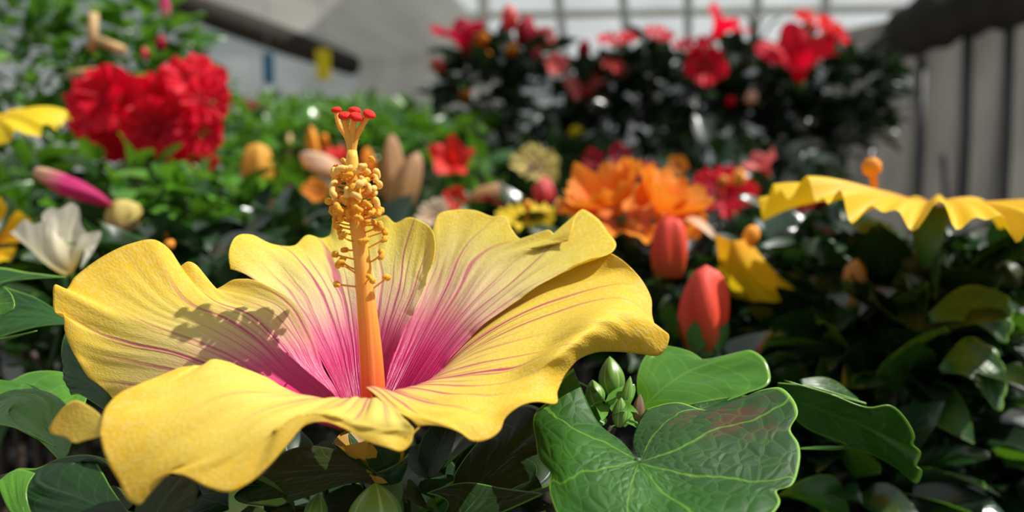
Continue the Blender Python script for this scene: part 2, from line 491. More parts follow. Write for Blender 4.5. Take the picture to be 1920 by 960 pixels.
M_SOIL = plain('potting_soil', (0.025, 0.017, 0.011), 0.95, scale=150, var=0.5)
M_BAMBOO = plain('bamboo_cane', (0.62, 0.40, 0.17), 0.55, scale=30)
M_BENCH = plain('bench_dark_mesh', (0.02, 0.022, 0.02), 0.8)
M_METAL = plain('galvanised_metal', (0.30, 0.31, 0.31), 0.5)
M_GROUND = plain('concrete_ground', (0.22, 0.21, 0.19), 0.9, scale=3, bd=0.004)

# ------------------------------------------------------------------ the setting (greenhouse)
def cloth_mat(name, col, stripe=0.0, sx=1.0, transl=0.3, seam=None, blot=0.25, tr=None):
    k = NT(name)
    s, t = k.uv()
    nz = k.noise(k.vec(k.math('MULTIPLY', s, 7.0*sx), k.math('MULTIPLY', t, 3.0)), 1.0, 4)
    c = k.mix(k.smooth(nz, 0.3, 0.7), tuple(q*(1-blot) for q in col), tuple(min(1, q*(1+blot)) for q in col))
    return k.finish(c, 0.85, transl, tr, None, 0.2)

M_POLY = cloth_mat('white_poly_sheet', (0.62, 0.66, 0.68), transl=0.5, blot=0.07)
M_SHADE = cloth_mat('grey_shade_cloth', (0.70, 0.67, 0.60), transl=0.6, blot=0.12)
M_SHADE_R = cloth_mat('grey_curtain_cloth', (0.24, 0.225, 0.20), transl=0.35, blot=0.2, sx=3)
M_SHADE_D = cloth_mat('dark_rolled_shade_cloth', (0.040, 0.034, 0.028), transl=0.05)
M_FRAME = plain('frame_grey_steel', (0.75, 0.78, 0.78), 0.5)
M_FRAME_D = plain('frame_dark_steel', (0.035, 0.037, 0.045), 0.5)
M_FRAME_L = plain('timber_pale', (0.55, 0.53, 0.45), 0.8)
M_BLUE = plain('card_blue', (0.02, 0.16, 0.28), 0.5, var=0.1)
M_YCARD = plain('card_yellow', (0.80, 0.62, 0.0), 0.5, var=0.08)

FZ = 0.0
mb = MB(); mb.grid([(x, y, FZ) for y in (-3, 14) for x in (-9, 9)], 2, 2)
tag(mb.build('floor', M_GROUND), kind='structure')

def wall_pts(px0, py0, px1, py1, d, nu, nv, wave=0.0, freq=8, d1=None):
    """sheet spanning pixels px0..px1 at view distance d..d1, from py0 (top) down to the floor"""
    if d1 is None: d1 = d
    pts = []
    for j in range(nv):
        for i in range(nu):
            u = i/(nu-1); v = j/(nv-1)
            dd = d + (d1-d)*u
            top = P(px0+(px1-px0)*u, py0 + (py1-py0)*u, dd)
            z = top.z*(1-v) + 0.0*v
            off = wave*math.sin(freq*u*6.283 + 0.6*math.sin(3*u*6.28)) * (0.4+0.6*v)
            pts.append((top.x, top.y + off, z))
    return pts

# far end wall and the sloping pale roof in front of it, seen from below
def droof(py):
    return 3.85/((276-py)/FPX + .25)
mb = MB(); mb.grid(wall_pts(780, 120, 2300, 120, 11.0, 60, 6, 0.02, 20), 60, 6)
tag(mb.build('wall_back', M_POLY), kind='structure')
pts = []
for j in range(16):
    py = 126 - 320*j/15
    for i in range(50):
        p = P(740 + 1400*i/49, py, droof(py)); p.z += .02*math.sin(i*1.1)
        pts.append(p)
mb = MB(); mb.grid(pts, 50, 16)
tag(mb.build('roof_panel', M_POLY), kind='structure')
for q, ((xa, ya), (xb, yb)) in enumerate([((1040, -60), (1062, 126)), ((1163, -60), (1180, 126)), ((1290, -60), (1290, 126)), ((1424, -60), (1412, 126)), ((1550, -60), (1545, 126))]):
    mb = MB(); mb.tube([P(xa, ya, droof(ya)-.12), P(xb, yb, droof(yb)-.12), P(xb, 300, 10.8)], 0.055, 8)
    tag(mb.build('trim_%d' % (q+1), M_FRAME), kind='structure')
mb = MB(); mb.tube([P(820, 30, droof(30)-.1), P(1800, 14, droof(14)-.1)], 0.045, 6)
tag(mb.build('trim_6', M_FRAME_L), kind='structure')
mb = MB(); mb.tube([P(905, -60, 7.7), P(918, 500, 7.7)], 0.055, 8)
tag(mb.build('trim_7', M_FRAME_L), kind='structure')

# left end wall, pale boards under a dark eave
mb = MB(); mb.grid(wall_pts(-500, 80, 662, 112, 8.0, 40, 6, 0.01, 14), 40, 6)
tag(mb.build('wall_left', cloth_mat('pale_wall_sheet', (0.85, 0.89, 0.87), transl=0.55, blot=0.12)), kind='structure')
mb = MB(); mb.grid(wall_pts(-500, -260, 700, -200, 9.5, 20, 4), 20, 4)
tag(mb.build('wall_far_left', M_POLY), kind='structure')

# sloping grey shade cloth from the left eave up to the ridge, and its hanging end
pts = []
A0, A1 = P(330, -10, 6.0), P(672, 118, 7.6)          # lower-left edge
B0, B1 = P(820, -40, 8.2), P(930, 78, 9.6)           # upper-right edge
C0 = P(240, -330, 5.0); D0 = P(700, -330, 7.0)
nu, nv = 30, 30
for j in range(nv):
    v = j/(nv-1)
    L = C0.lerp(A0, min(1, v*2)) if v < 0.5 else A0.lerp(A1, (v-0.5)*2)
    R = D0.lerp(B0, min(1, v*2)) if v < 0.5 else B0.lerp(B1, (v-0.5)*2)
    for i in range(nu):
        u = i/(nu-1)
        p = L.lerp(R, u)
        p.z -= 0.05*math.sin(math.pi*u) + 0.02*math.sin(9*u+4*v)
        pts.append(p)
mb = MB(); mb.grid(pts, nu, nv)
tag(mb.build('ceiling', M_SHADE), kind='structure')
mb = MB(); mb.grid(wall_pts(668, 100, 960, 78, 7.7, 40, 6, 0.05, 5, 9.6), 40, 6)
tag(mb.build('wall_side', M_SHADE), kind='structure')
path = [C0.lerp(A0, q) for q in (0.0, 0.5)] + [A0.lerp(A1, q) for q in (0, .3, .6, 1.0)]
mb = MB(); mb.tube([p + Vector((-.05, 0, -.03)) for p in path], [0.12, 0.12, 0.11, 0.12, 0.12, 0.10], 10)
tag(mb.build('trim_8', M_SHADE_D), kind='structure')

# right-hand grey curtain with dark poles, and the dark swag above it
mb = MB(); mb.grid(wall_pts(1560, 60, 2500, -140, 4.6, 90, 10, 0.035, 11, 3.2), 90, 10)
tag(mb.build('wall_right', M_SHADE_R), kind='structure')
mb = MB(); mb.grid(wall_pts(1430, 230, 1600, 180, 4.7, 20, 6, 0.03, 4, 4.6), 20, 6)
o = mb.build('hanging_curtain', M_SHADE_R)
tag(o, 'low grey cloth hanging behind the dark leafy plants, left of the dark poles', 'curtain')
for q, (xa, ya, xb, yb, dd, w) in enumerate([(1728, 110, 1712, 560, 4.1, .022), (1815, 60, 1796, 560, 3.9, .024), (1893, 50, 1872, 560, 3.8, .022), (1768, 290, 1775, 560, 3.9, .014)]):
    a, b = P(xa, ya, dd), P(xb, yb, dd)
    b = a.lerp(b, (a.z-0.0)/(a.z-b.z))
    b = Vector((b.x, b.y, 0.0))
    mb = MB(); mb.tube([a, a.lerp(b, .3)+Vector((.01, 0, 0)), a.lerp(b, .7), b], w, 8)
    labs = ['dark steel pole standing against the grey curtain, nearest the leafy plants', 'dark steel pole standing against the grey curtain, middle of the three tall ones',
            'dark steel pole standing against the grey curtain, farthest to the right', 'short thin dark pole between two taller poles against the grey curtain']
    tag(mb.build('steel_pole', M_FRAME_D), labs[q], 'pole', 'dark poles against the grey curtain')
# swag: a thick roll of gathered cloth
path = [P(1590, 130, 4.3), P(1640, 112, 4.2), P(1690, 72, 4.1), P(1750, 38, 4.0), P(1830, 8, 3.9), P(1930, -10, 3.8), P(2080, -30, 3.7)]
hp = hermite(path, np.linspace(0, 1, 40))
rr = [0.05 + 0.105*min(1, q/14) + 0.012*math.sin(q*1.3) for q in range(40)]
mb = MB(); mb.tube([Vector(p) for p in hp], rr, 14)
tag(mb.build('gathered_shade_cloth', M_SHADE_D), 'dark gathered shade cloth sweeping up over the grey curtain and its poles', 'shade cloth')

# sticky cards hanging on the left wall
def card(name, px, py0, py1, w, m, label):
    d = 5.6
    a, b = P(px, py0, d), P(px, py1, d)
    r = thing(name, label, 'sticky trap', (a.x, a.y, b.z))
    ww = w/FPX*d/2
    mb = MB(); mb.box((a.x-ww, a.y-.004, b.z), (a.x+ww, a.y+.004, a.z)); mb.build('card', m, r, False)
    mb = MB(); mb.tube([a, a+Vector((0, 0, .9))], 0.004, 6); mb.build('hanging_wire', M_METAL, r)
card('sticky_trap', 502, 100, 158, 20, M_BLUE, 'blue sticky trap hanging before the pale wall')
card('sticky_trap', 605, 92, 150, 26, M_YCARD, 'yellow sticky trap hanging before the pale wall')

# bench
BZ = 0.75
def bench(x0, x1, y0, y1, label):
    r = thing('plant_bench', label, 'bench', ((x0+x1)/2, (y0+y1)/2, 0))
    mb = MB(); mb.box((x0, y0, BZ-0.03), (x1, y1, BZ)); mb.build('bench_top', M_BENCH, r, False)
    mb = MB()
    for (a, b) in ((x0, y0), (x0, y1-.04), (x1-.04, y0), (x1-.04, y1-.04)):
        m2 = MB(); m2.box((a, b, 0), (a+.04, b+.04, BZ-.03)); m2.build('leg', M_METAL, r, False)
    for (lo, hi) in (((x0, y0-.012, BZ-.05), (x1, y0, BZ+.03)), ((x0, y1, BZ-.05), (x1, y1+.012, BZ+.03))):
        m2 = MB(); m2.box(lo, hi); m2.build('edge_rail', M_METAL, r, False)
bench(-2.2, 1.7, 0.12, 2.15, 'dark plant bench under the hibiscus pots')
bench(-3.2, 0.9, 2.6, 4.4, 'plant bench under the distant green pots before the pale wall')

# ------------------------------------------------------------------ plant building blocks
def leaf_geo(mb, base, out, up, L, W, fold=0.25, droop=0.35, rng=random, nu=5, nv=7, mi=0, teeth=0.0, tip=1.0, roll=0.0):
    """one ovate leaf from base along out, its face towards up"""
    out = out.normalized()
    side = out.cross(up)
    if side.length < 1e-4: side = out.orthogonal()
    side.normalize()
    up = side.cross(out).normalized()
    if roll:
        q = Quaternion(out, roll); side = q @ side; up = q @ up
    pts, uv = [], []
    ph = rng.uniform(0, 6.28)
    for j in range(nv):
        t = j/(nv-1)
        w = W*0.5*(math.sin(math.pi*min(1, t**0.72))**0.75 if 0 < t < 1 else 0.02) * (1 - 0.15*t)
        if teeth and 0.2 < t < 1: w *= 1 + teeth*math.sin(t*nv*1.57+1)
        for i in range(nu):
            s = i/(nu-1); c = (s-.5)*2
            along = L*t
            z = -droop*L*t*t + fold*abs(c)*w + 0.05*L*math.sin(5*t+ph)*c
            pts.append(base + out*along*(1-0.12*droop*t) + side*(c*w) + up*z)
            uv.append((s, t))
    mb.grid(pts, nu, nv, mi, False, uv)

def foliage(parent, centers, n, L, mats, seed, name='foliage', spread=0.9, upbias=0.35, teeth=0.0):
    """leaves over one or several ellipsoids: centers = [(Vector, rx, ry, rz, weight)]"""
    rng = random.Random(seed)
    mb = MB()
    tot = sum(c[4] for c in centers)
    for c, rx, ry, rz, w in centers:
        for q in range(max(1, int(n*w/tot))):
            v = Vector((rng.gauss(0, 1), rng.gauss(0, 1), rng.gauss(0, 1))).normalized()
            r = rng.uniform(0.25, 1.0)**0.5
            p = c + Vector((v.x*rx, v.y*ry, v.z*rz))*r
            out = (Vector((v.x, v.y, v.z*0.4+upbias)) + Vector((rng.uniform(-1, 1), rng.uniform(-1, 1), rng.uniform(-.7, .7)))*spread*.7).normalized()
            up = (Vector((0, 0, 1)) + Vector((rng.uniform(-.7, .7), rng.uniform(-.7, .7), 0))).normalized()
            l = L*rng.uniform(0.65, 1.2)
            leaf_geo(mb, p, out, up, l, l*rng.uniform(.55, .75), rng.uniform(.1, .4), rng.uniform(.1, .5), rng, mi=rng.randrange(len(mats)), teeth=teeth)
    o = mb.build(name, mats, parent)
    return o

def pot(parent, x, y, r=0.065, h=0.115, z=None):
    z = BZ if z is None else z
    prof = [(r*.72, 0), (r*.74, .002), (r*.95, h*.86), (r*1.03, h*.86), (r*1.05, h), (r*.97, h), (r*.93, h*.9), (r*.90, h*.84)]
    n = 24
    mb = MB()
    pts = [(x+a*math.cos(2*math.pi*i/n), y+a*math.sin(2*math.pi*i/n), z+b) for a, b in prof for i in range(n)]
    mb.grid(pts, n, len(prof), 0, True)
    mb.add([(x+prof[0][0]*math.cos(2*math.pi*i/n), y+prof[0][0]*math.sin(2*math.pi*i/n), z+.001) for i in range(n)], [tuple(range(n))])
    o = mb.build('pot', M_POT, parent)
    mb = MB()
    rs = random.Random(int(abs(x*1e4)))
    pts = [(x, y, z+h*.86)] + [(x+r*.915*math.cos(2*math.pi*i/n), y+r*.915*math.sin(2*math.pi*i/n), z+h*.85+rs.uniform(0, .003)) for i in range(n)]
    mb.add(pts, [(0, i+1, (i+1) % n+1) for i in range(n)])
    mb.build('soil', M_SOIL, parent)

def stems(parent, x, y, tops, r=0.003, z=None, h=0.10, mat=None, seed=0):
    rng = random.Random(seed)
    z = (BZ if z is None else z)+h*.8
    mb = MB()
    for tp in tops:
        b = Vector((x+rng.uniform(-.012, .012), y+rng.uniform(-.012, .012), z))
        m = b.lerp(tp, .5) + Vector((rng.uniform(-.02, .02), rng.uniform(-.02, .02), .02))
        pth = [Vector(p) for p in hermite([b, m, tp], np.linspace(0, 1, 9))]
        mb.tube(pth, [r*(1.4-.9*q/8) for q in range(9)], 6)
    return mb.build('stems', mat or M_STEM, parent)

def frame(axis, spin=0.0):
    z = Vector(axis).normalized()
    q = z.to_track_quat('Z', 'Y')
    m = q.to_matrix() @ Matrix.Rotation(spin, 3, 'Z')
    return m

def open_bloom(parent, c, R, axis, mat, seed=0, cup=0.35, ruffle=0.07, width=0.78, layers=1, pistil=None, plen=0.7, spin=None, name='flower', droop=0.0, label=None):
    rng = random.Random(seed)
    if spin is None: spin = rng.uniform(0, 6.28)
    M = frame(axis, spin)
    mb = MB()
    nu, nv = 25, 14
    for ly in range(layers):
        sc_ = 1 - 0.22*ly
        cp = cup + 0.55*ly
        for kk in range(5):
            th = 2*math.pi*(kk + 0.5*(ly % 2) + (rng.uniform(-.12, .12) if ly else 0))/5
            rl = R*sc_*rng.uniform(.92, 1.06)
            ph = rng.uniform(0, 6.28)
            fr = rng.uniform(7, 10)
            pts = []
            for j in range(nv):
                t = j/(nv-1)
                for i in range(nu):
                    c_ = (i/(nu-1)-.5)*2
                    a = th + c_*width*(0.35+0.65*min(1, t*1.6))*(1-0.25*t)
                    rad = rl*(0.04 + 0.96*t)*(1 - 0.16*c_*c_*t)
                    z = cp*R*(t**1.3)*(1 - .35*t*(1 if cp > .2 else 0)) - droop*R*t**3 + R*ruffle*t*t*(math.sin(fr*c_+ph) + .4*math.sin(2.3*fr*c_+ph)) + 0.03*R*kk*0.2*c_
                    rr2 = rad*math.sqrt(max(0.1, 1-(min(.85, cp)*t*.7)**2))
                    pts.append(c + M @ Vector((rr2*math.cos(a), rr2*math.sin(a), z)))
            mb.grid(pts, nu, nv)
    # short tube behind
    mb.tube([c + M @ Vector((0, 0, -.32*R)), c + M @ Vector((0, 0, -.1*R)), c + M @ Vector((0, 0, .05*R))], [.05*R, .09*R, .13*R], 10)
    f = mb.build(name, mat, parent)
    if label: f['label'] = label
    mb = MB()
    mb.tube([c + M @ Vector((0, 0, -.5*R)), c + M @ Vector((0, 0, -.36*R)), c + M @ Vector((0, 0, -.14*R))], [.03*R, .09*R, .12*R], 10)
    mb.build('calyx', M_CALYX, f)
    if pistil is not None:
        mb = MB()
        top = plen*R
        pth = [c + M @ Vector((0, 0, q*top)) for q in (0, .3, .55, .6, .8, .95, 1.0)]
        mb.tube(pth, [.07*R, .05*R, .05*R, .11*R, .13*R, .12*R, .05*R], 10)
        mb.build('stamen_column', pistil, f)
    return f

def trumpet(parent, c, R, L, axis, mat, seed=0, lobes=5, label=None, name='flower', flare=0.35):
    """funnel bloom: mouth at c, tube running back along -axis"""
    rng = random.Random(seed)
    M = frame(axis, rng.uniform(0, 6.28))
    nu, nv = 50, 12
    pts = []
    for j in range(nv):
        t = j/(nv-1)
        prof = 0.10 + 0.45*t**1.4 + 0.45*t**5
        for i in range(nu):
            a = 2*math.pi*i/nu
            lobe = 1 + 0.16*t**4*math.cos(lobes*a) + .05*t**3*math.sin(2*lobes*a+1)
            pts.append(c + M @ Vector((R*prof*lobe*math.cos(a), R*prof*lobe*math.sin(a), -L*(1-t) + flare*R*t**3*(-.5+.5*math.cos(lobes*a+.7)))))
    mb = MB(); mb.grid(pts, nu, nv, 0, True)
    f = mb.build(name, mat, parent)
    if label: f['label'] = label
    mb = MB(); mb.tube([c + M @ Vector((0, 0, -L*1.2)), c + M @ Vector((0, 0, -L*1.02)), c + M @ Vector((0, 0, -L*.86))], [R*.05, R*.13, R*.16], 8)
    mb.build('calyx', M_CALYX, f)
    return f

def spindle(parent, a, b, r, mat, name='bud', ribs=5, calyx=True, blunt=0.6, n=24, twist=1.2, calyx_frac=.35, label=None, bumpd=.13):
    """furled bud or spent bloom from a (base) to b (tip)"""
    ax = b-a
    M = frame(ax); L = ax.length
    nv = 14
    pts = []
    for j in range(nv):
        t = j/(nv-1)
        w = math.sin(math.pi*(0.10+0.9*t**.9))**blunt if t < 1 else 0.0
        w = max(w, .02)
        for i in range(n):
            an = 2*math.pi*i/n
            rr = r*w*(1 + bumpd*math.cos(ribs*(an + twist*t)))
            pts.append(a + M @ Vector((rr*math.cos(an), rr*math.sin(an), L*t)))
    mb = MB(); mb.grid(pts, n, nv, 0, True)
    f = mb.build(name, mat, parent)
    if label: f['label'] = label
    if calyx:
        mb = MB()
        mb.tube([a + M @ Vector((0, 0, -.12*L)), a + M @ Vector((0, 0, 0))], [r*.25, r*.8], 10)
        for q in range(5):
            th = 2*math.pi*q/5
            base = a + M @ Vector((r*.82*math.cos(th), r*.82*math.sin(th), -.02*L))
            tip = a + M @ Vector((r*1.22*math.cos(th), r*1.22*math.sin(th), calyx_frac*L))
            leaf_geo(mb, base, tip-base, M @ Vector((math.cos(th), math.sin(th), 0)), (tip-base).length, r*.95, -.2, .0, random, 5, 7)
        mb.build('calyx', M_CALYX, f)
    return f

# ------------------------------------------------------------------ THE FRONT HIBISCUS
mx, my = -0.034, 0.215
main = thing('hibiscus_plant', 'front hibiscus with one huge open yellow bloom, pink throat and tall orange pistil', 'plant', (mx, my, BZ))
pot(main, mx, my, 0.075, 0.13)

thr = PC(700, 800, 19.8)                                  # throat
tube_base = PC(725, 868, 19.9)
# calyx + tube = the flower part
mb = MB()
ax = [tube_base + Vector((0, 0, -.004)), tube_base.lerp(thr, .25), tube_base.lerp(thr, .6), thr]
mb.tube(ax, [.0035, .006, .0085, .0105], 24, caps=False)
flower = mb.build('flower', M_TUBE, main)
flower['label'] = 'huge open yellow bloom with crimson-pink throat'
mb = MB()
cb = PC(733, 884, 19.9)
M3 = frame(thr-cb)
mb.tube([PC(735, 905, 19.9), cb, cb.lerp(thr, .2)], [.0024, .0042, .0058], 16)
for q in range(5):
    th = 2*math.pi*q/5 + .35
    base = cb + M3 @ Vector((.0038*math.cos(th), .0038*math.sin(th), .001))
    tip = cb + M3 @ Vector((.0125*math.cos(th), .0125*math.sin(th), .0125))
    leaf_geo(mb, base, tip-base, M3 @ Vector((math.cos(th), math.sin(th), 0)), (tip-base).length, .009, -.15, .12, random.Random(q), 7, 12)
mb.build('calyx', M_LEAF_DARK, flower)
mb = MB()
mb.tube([Vector(p) for p in hermite([Vector((mx, my, BZ+.10)), PC(760, 1100, 21), PC(738, 960, 20), PC(735, 900, 19.9)], np.linspace(0, 1, 16))], [.0030]*10+[.0026]*6, 12)
mb.build('flower_stalk', M_STEM, main)

petals = {
 'A': ([
  [(655,790,19.9),(648,796,19.6),(642,802,19.3),(642,806,19.0)],
  [(632,735,20.1),(600,745,19.7),(575,762,19.3),(560,785,19.0)],
  [(606,690,20.3),(555,690,19.9),(510,712,19.5),(480,738,19.1),(465,775,18.9)],
  [(590,640,20.5),(525,642,20.1),(455,668,19.7),(410,705,19.4),(385,765,19.1)],
  [(558,574,20.6),(480,590,20.3),(390,620,19.9),(320,665,19.6),(290,755,19.3)],
  [(500,535,20.8),(420,562,20.7),(330,572,20.4),(240,600,20.1),(200,650,19.8),(218,748,19.5)],
  [(455,524,21.2),(438,525,21.3),(415,538,21.4),(395,547,21.4),(376,542,21.5),(366,522,21.6),(372,503,21.7),(354,491,21.7),(333,502,21.7),(326,480,21.8),(312,463,21.9),(293,451,21.9),(245,457,21.8),(195,480,21.6),(165,500,21.4),(140,520,21.1),(121,543,20.7),(104,534,20.5),(100,560,20.3),(104,586,20.1),(117,588,20.0),(122,620,19.9),(135,655,19.8),(150,682,19.7),(166,706,19.7),(190,722,19.6),(226,738,19.5)]],
  M_PET_A, 3),
 'B': ([
  [(660,790,20.1),(680,790,20.5),(700,790,20.6),(722,790,20.4)],
  [(625,720,20.7),(660,712,21.0),(695,705,21.1),(726,706,20.8)],
  [(580,640,21.3),(630,630,21.8),(680,622,22.0),(725,622,21.7),(756,625,21.2)],
  [(530,575,21.9),(590,555,22.5),(650,545,22.9),(710,540,22.9),(755,550,22.6),(786,566,21.9)],
  [(470,520,22.2),(530,500,23.1),(590,485,23.7),(660,478,24.1),(730,474,24.0),(780,484,23.5),(806,510,22.6)],
  [(432,505,22.0),(429,475,22.0),(440,446,22.3),(470,440,23.0),(510,458,23.6),(550,461,24.0),(578,441,24.5),(605,447,24.6),(616,443,24.7),(628,412,25.0),(660,418,25.2),(700,412,25.2),(722,404,25.1),(742,418,24.9),(762,409,24.9),(788,414,24.4),(809,430,23.8),(816,462,23.2),(813,488,22.8)]],
  M_PET_B, 5),
 'C': ([
  [(692,790,20.6),(714,790,20.5),(732,790,20.3),(748,790,20.0)],
  [(715,720,21.4),(748,716,21.5),(780,712,21.2),(812,714,20.7)],
  [(745,640,22.6),(785,635,22.7),(822,642,22.3),(852,664,21.4)],
  [(775,560,23.7),(820,550,23.9),(862,562,23.5),(892,588,22.7),(914,603,21.9)],
  [(790,500,24.4),(850,480,24.7),(905,486,24.6),(950,503,24.2),(985,530,23.3),(1010,536,22.6)],
  [(795,465,24.7),(812,428,24.8),(822,402,25.0),(850,394,25.3),(892,395,25.5),(925,406,25.5),(945,404,25.6),(960,430,25.3),(976,448,25.0),(1008,440,25.0),(1028,431,25),(1046,446,24.8),(1056,444,24.5),(1064,452,24.3),(1072,434,24.4),(1080,408,25.3),(1091,393,25.7),(1118,408,25.3),(1140,436,24.6),(1155,462,23.8),(1148,472,23.5),(1110,484,23.0)]],
  M_PET_C, 9),
 'E': ([
  [(728,790,20.1),(728,798,19.8),(720,804,19.5),(708,804,19.3)],
  [(790,740,21.6),(770,748,20.4),(735,752,19.2),(700,745,18.7)],
  [(826,690,22.0),(815,707,20.5),(780,724,19.3),(730,733,18.5),(700,727,18.1),(686,726,18.0)],
  [(885,608,22.9),(912,640,21.0),(885,695,19.6),(840,735,18.5),(780,756,17.8),(715,748,17.6)],
  [(975,530,24.0),(1035,580,21.8),(1015,650,20.2),(950,708,18.9),(870,756,17.7),(800,780,17.2),(740,765,17.2)],
  [(1050,490,24.3),(1140,522,22.9),(1172,582,21.1),(1120,612,20.0),(1050,668,18.8),(985,730,18.2),(905,782,17.3),(825,790,16.9),(765,782,16.9)],
  [(1085,480,24.6),(1130,471,23.9),(1170,490,23.1),(1203,525,22.7),(1220,558,22.3),(1224,598,21.7),(1232,618,21.5),(1254,628,21.5),(1252,645,21.5),(1236,666,21.4),(1205,664,21.4),(1160,659,21.1),(1120,660,20.7),(1088,672,20.2),(1062,700,19.5),(1046,732,18.8),(1036,757,17.9),(1010,753,17.8),(968,765,17.5),(946,785,17.3),(938,806,17.1),(916,823,16.9),(888,827,16.8),(860,810,16.8),(832,800,16.8),(800,797,16.8),(783,799,16.8)]],
  M_PET_E, 13),
 'D': ([
  [(645,800,19.30),(670,808,19.00),(695,808,18.90),(712,805,19.10)],
  [(600,762,18.90),(640,766,18.50),(680,764,18.30),(715,768,18.30)],
  [(560,748,18.60),(605,750,18.10),(655,747,17.70),(700,748,17.50),(735,765,17.30)],
  [(490,700,18.40),(520,735,17.60),(580,762,17.00),(640,768,16.75),(700,778,16.70),(760,790,16.80)],
  [(412,670,18.20),(420,725,17.10),(468,782,16.45),(540,790,16.30),(620,778,16.35),(700,800,16.50),(775,805,16.75)],
  [(365,682,17.90),(290,775,16.35),(320,845,15.95),(400,862,15.80),(480,835,15.90),(550,788,16.20),(620,778,16.35),(690,812,16.45),(770,818,16.70)],
  [(340,688,17.80),(300,705,17.40),(258,722,16.80),(225,737,16.55),(200,762,16.30),(188,800,16.05),(190,830,15.90),(200,862,15.80),(222,900,15.70),(245,940,15.65),(262,946,15.65),(280,912,15.65),(310,888,15.60),(345,892,15.55),(390,914,15.50),(430,922,15.50),(462,908,15.55),(505,872,15.70),(540,832,15.90),(572,797,16.15),(605,790,16.25),(645,803,16.30),(685,826,16.40),(722,838,16.45),(756,845,16.50),(771,830,16.60),(776,812,16.70),(787,800,16.80)]],
  M_PET_D, 17),
}
for key, (rows, mat, seed) in petals.items():
    nu, nv = 240, 120
    G = surf_pts(rows, nu, nv, None, 0.0013, seed, 1.0, {'B': .0011, 'C': .0011, 'D': -.0011}.get(key, 0))
    if key in 'DE':      # soft radiating folds
        U, V = np.meshgrid(np.linspace(0, 1, nu), np.linspace(0, 1, nv))
        du = np.gradient(G, axis=1); dv = np.gradient(G, axis=0); N = np.cross(du, dv); N /= np.linalg.norm(N, axis=2, keepdims=True)+1e-12
        G += N*(.00055*np.sin(U*34 + 1.5*np.sin(V*3))*V*(1-V**6))[:, :, None] + N*(.0003*np.sin(U*71+2)*V*(1-V**6))[:, :, None]
    mb = MB(); mb.grid([tuple(p) for p in G.reshape(-1, 3)], nu, nv)
    if key == 'D':       # curled-back flap at the outer corner
        G = surf_pts([[(192,782,16.2),(190,800,16.05),(192,818,15.95)], [(168,762,16.6),(165,795,16.3),(160,826,16.1)], [(142,751,16.9),(134,795,16.6),(140,831,16.2)], [(112,772,17.2),(94,800,17.0),(128,816,16.5)]], 24, 20)
        uv = [(i/23*.1, .75+.25*j/19) for j in range(20) for i in range(24)]
        mb.grid([tuple(p) for p in G.reshape(-1, 3)], 24, 20, 0, False, uv)
    po = mb.build('petal', mat, flower)
    so = po.modifiers.new('thickness', 'SOLIDIFY'); so.thickness = 0.00025; so.offset = 0

# staminal column
colpts = [(702,805,19.7),(700,740,19.6),(695,660,19.6),(686,560,19.6),(678,480,19.6),(670,420,19.6),(664,360,19.6),(660,300,19.6),(660,282,19.6)]
colr = [23, 23, 21.5, 17.5, 15.5, 14.5, 13.5, 12, 9]
us = np.linspace(0, 1, 40)
cp = hermite([PC(*q) for q in colpts], us)
cr = np.interp(us, np.linspace(0, 1, len(colr)), colr)
parr = np.array([PC(*q) for q in colpts]); sg = np.linalg.norm(np.diff(parr, axis=0), axis=1); pr = np.concatenate([[0], np.cumsum(sg)])/sg.sum()
cr = np.interp(us, pr, colr)
mb = MB(); mb.tube([Vector(p) for p in cp], [r/FPX*.196 for r in cr], 28)
column = mb.build('staminal_column', M_COLUMN, flower)

# style branches and stigmas
stg = [((631,206,19.8), (10, 6)), ((646,217,19.45), (12.5, 9)), ((665,207,19.9), (12, 8)), ((668,219,19.4), (13, 7)), ((692,214,19.5), (12.5, 10))]
for (q, (rx, ry)) in stg:
    top = PC(*q)
    pth = hermite([PC(660+(q[0]-664)*.06, 292, 19.6), PC(660+(q[0]-664)*.22, 262, 19.6+(q[2]-19.6)*.3), PC(660+(q[0]-664)*.75, 232, 19.6+(q[2]-19.6)*.8), top], np.linspace(0, 1, 14))
    mb = MB(); mb.tube([Vector(p) for p in pth], [6.2/FPX*.196*(1-.22*i/13) for i in range(14)], 10)
    rng = random.Random(q[0])
    for h in range(46):          # soft hairs
        p = Vector(pth[rng.randrange(2, 13)])
        a = Vector((rng.uniform(-1, 1), rng.uniform(-1, 1), rng.uniform(-.2, .4))).normalized()
        mb.tube([p+a*.0006, p+a*.0015], [.00003, .00001], 3)
    mb.build('style', M_STYLE, flower)
    n, m = 20, 12
    mb = MB(); pts = []
    up = ((top-Vector(pth[-4])).normalized() + Vector((0, -.45, .2))).normalized()
    M4 = frame(up)
    a_ = rx/FPX*.196
    for j in range(m):
        ph = math.pi*j/(m-1)
        for i in range(n):
            th = 2*math.pi*i/n
            r = a_*math.sin(ph)**.8*(1+.04*math.sin(5*th))
            pts.append(top + M4 @ Vector((r*math.cos(th), r*math.sin(th), a_*.55*math.cos(ph))))
    mb.grid(pts, n, m, 0, True)
    mb.build('stigma', M_STIGMA, flower)

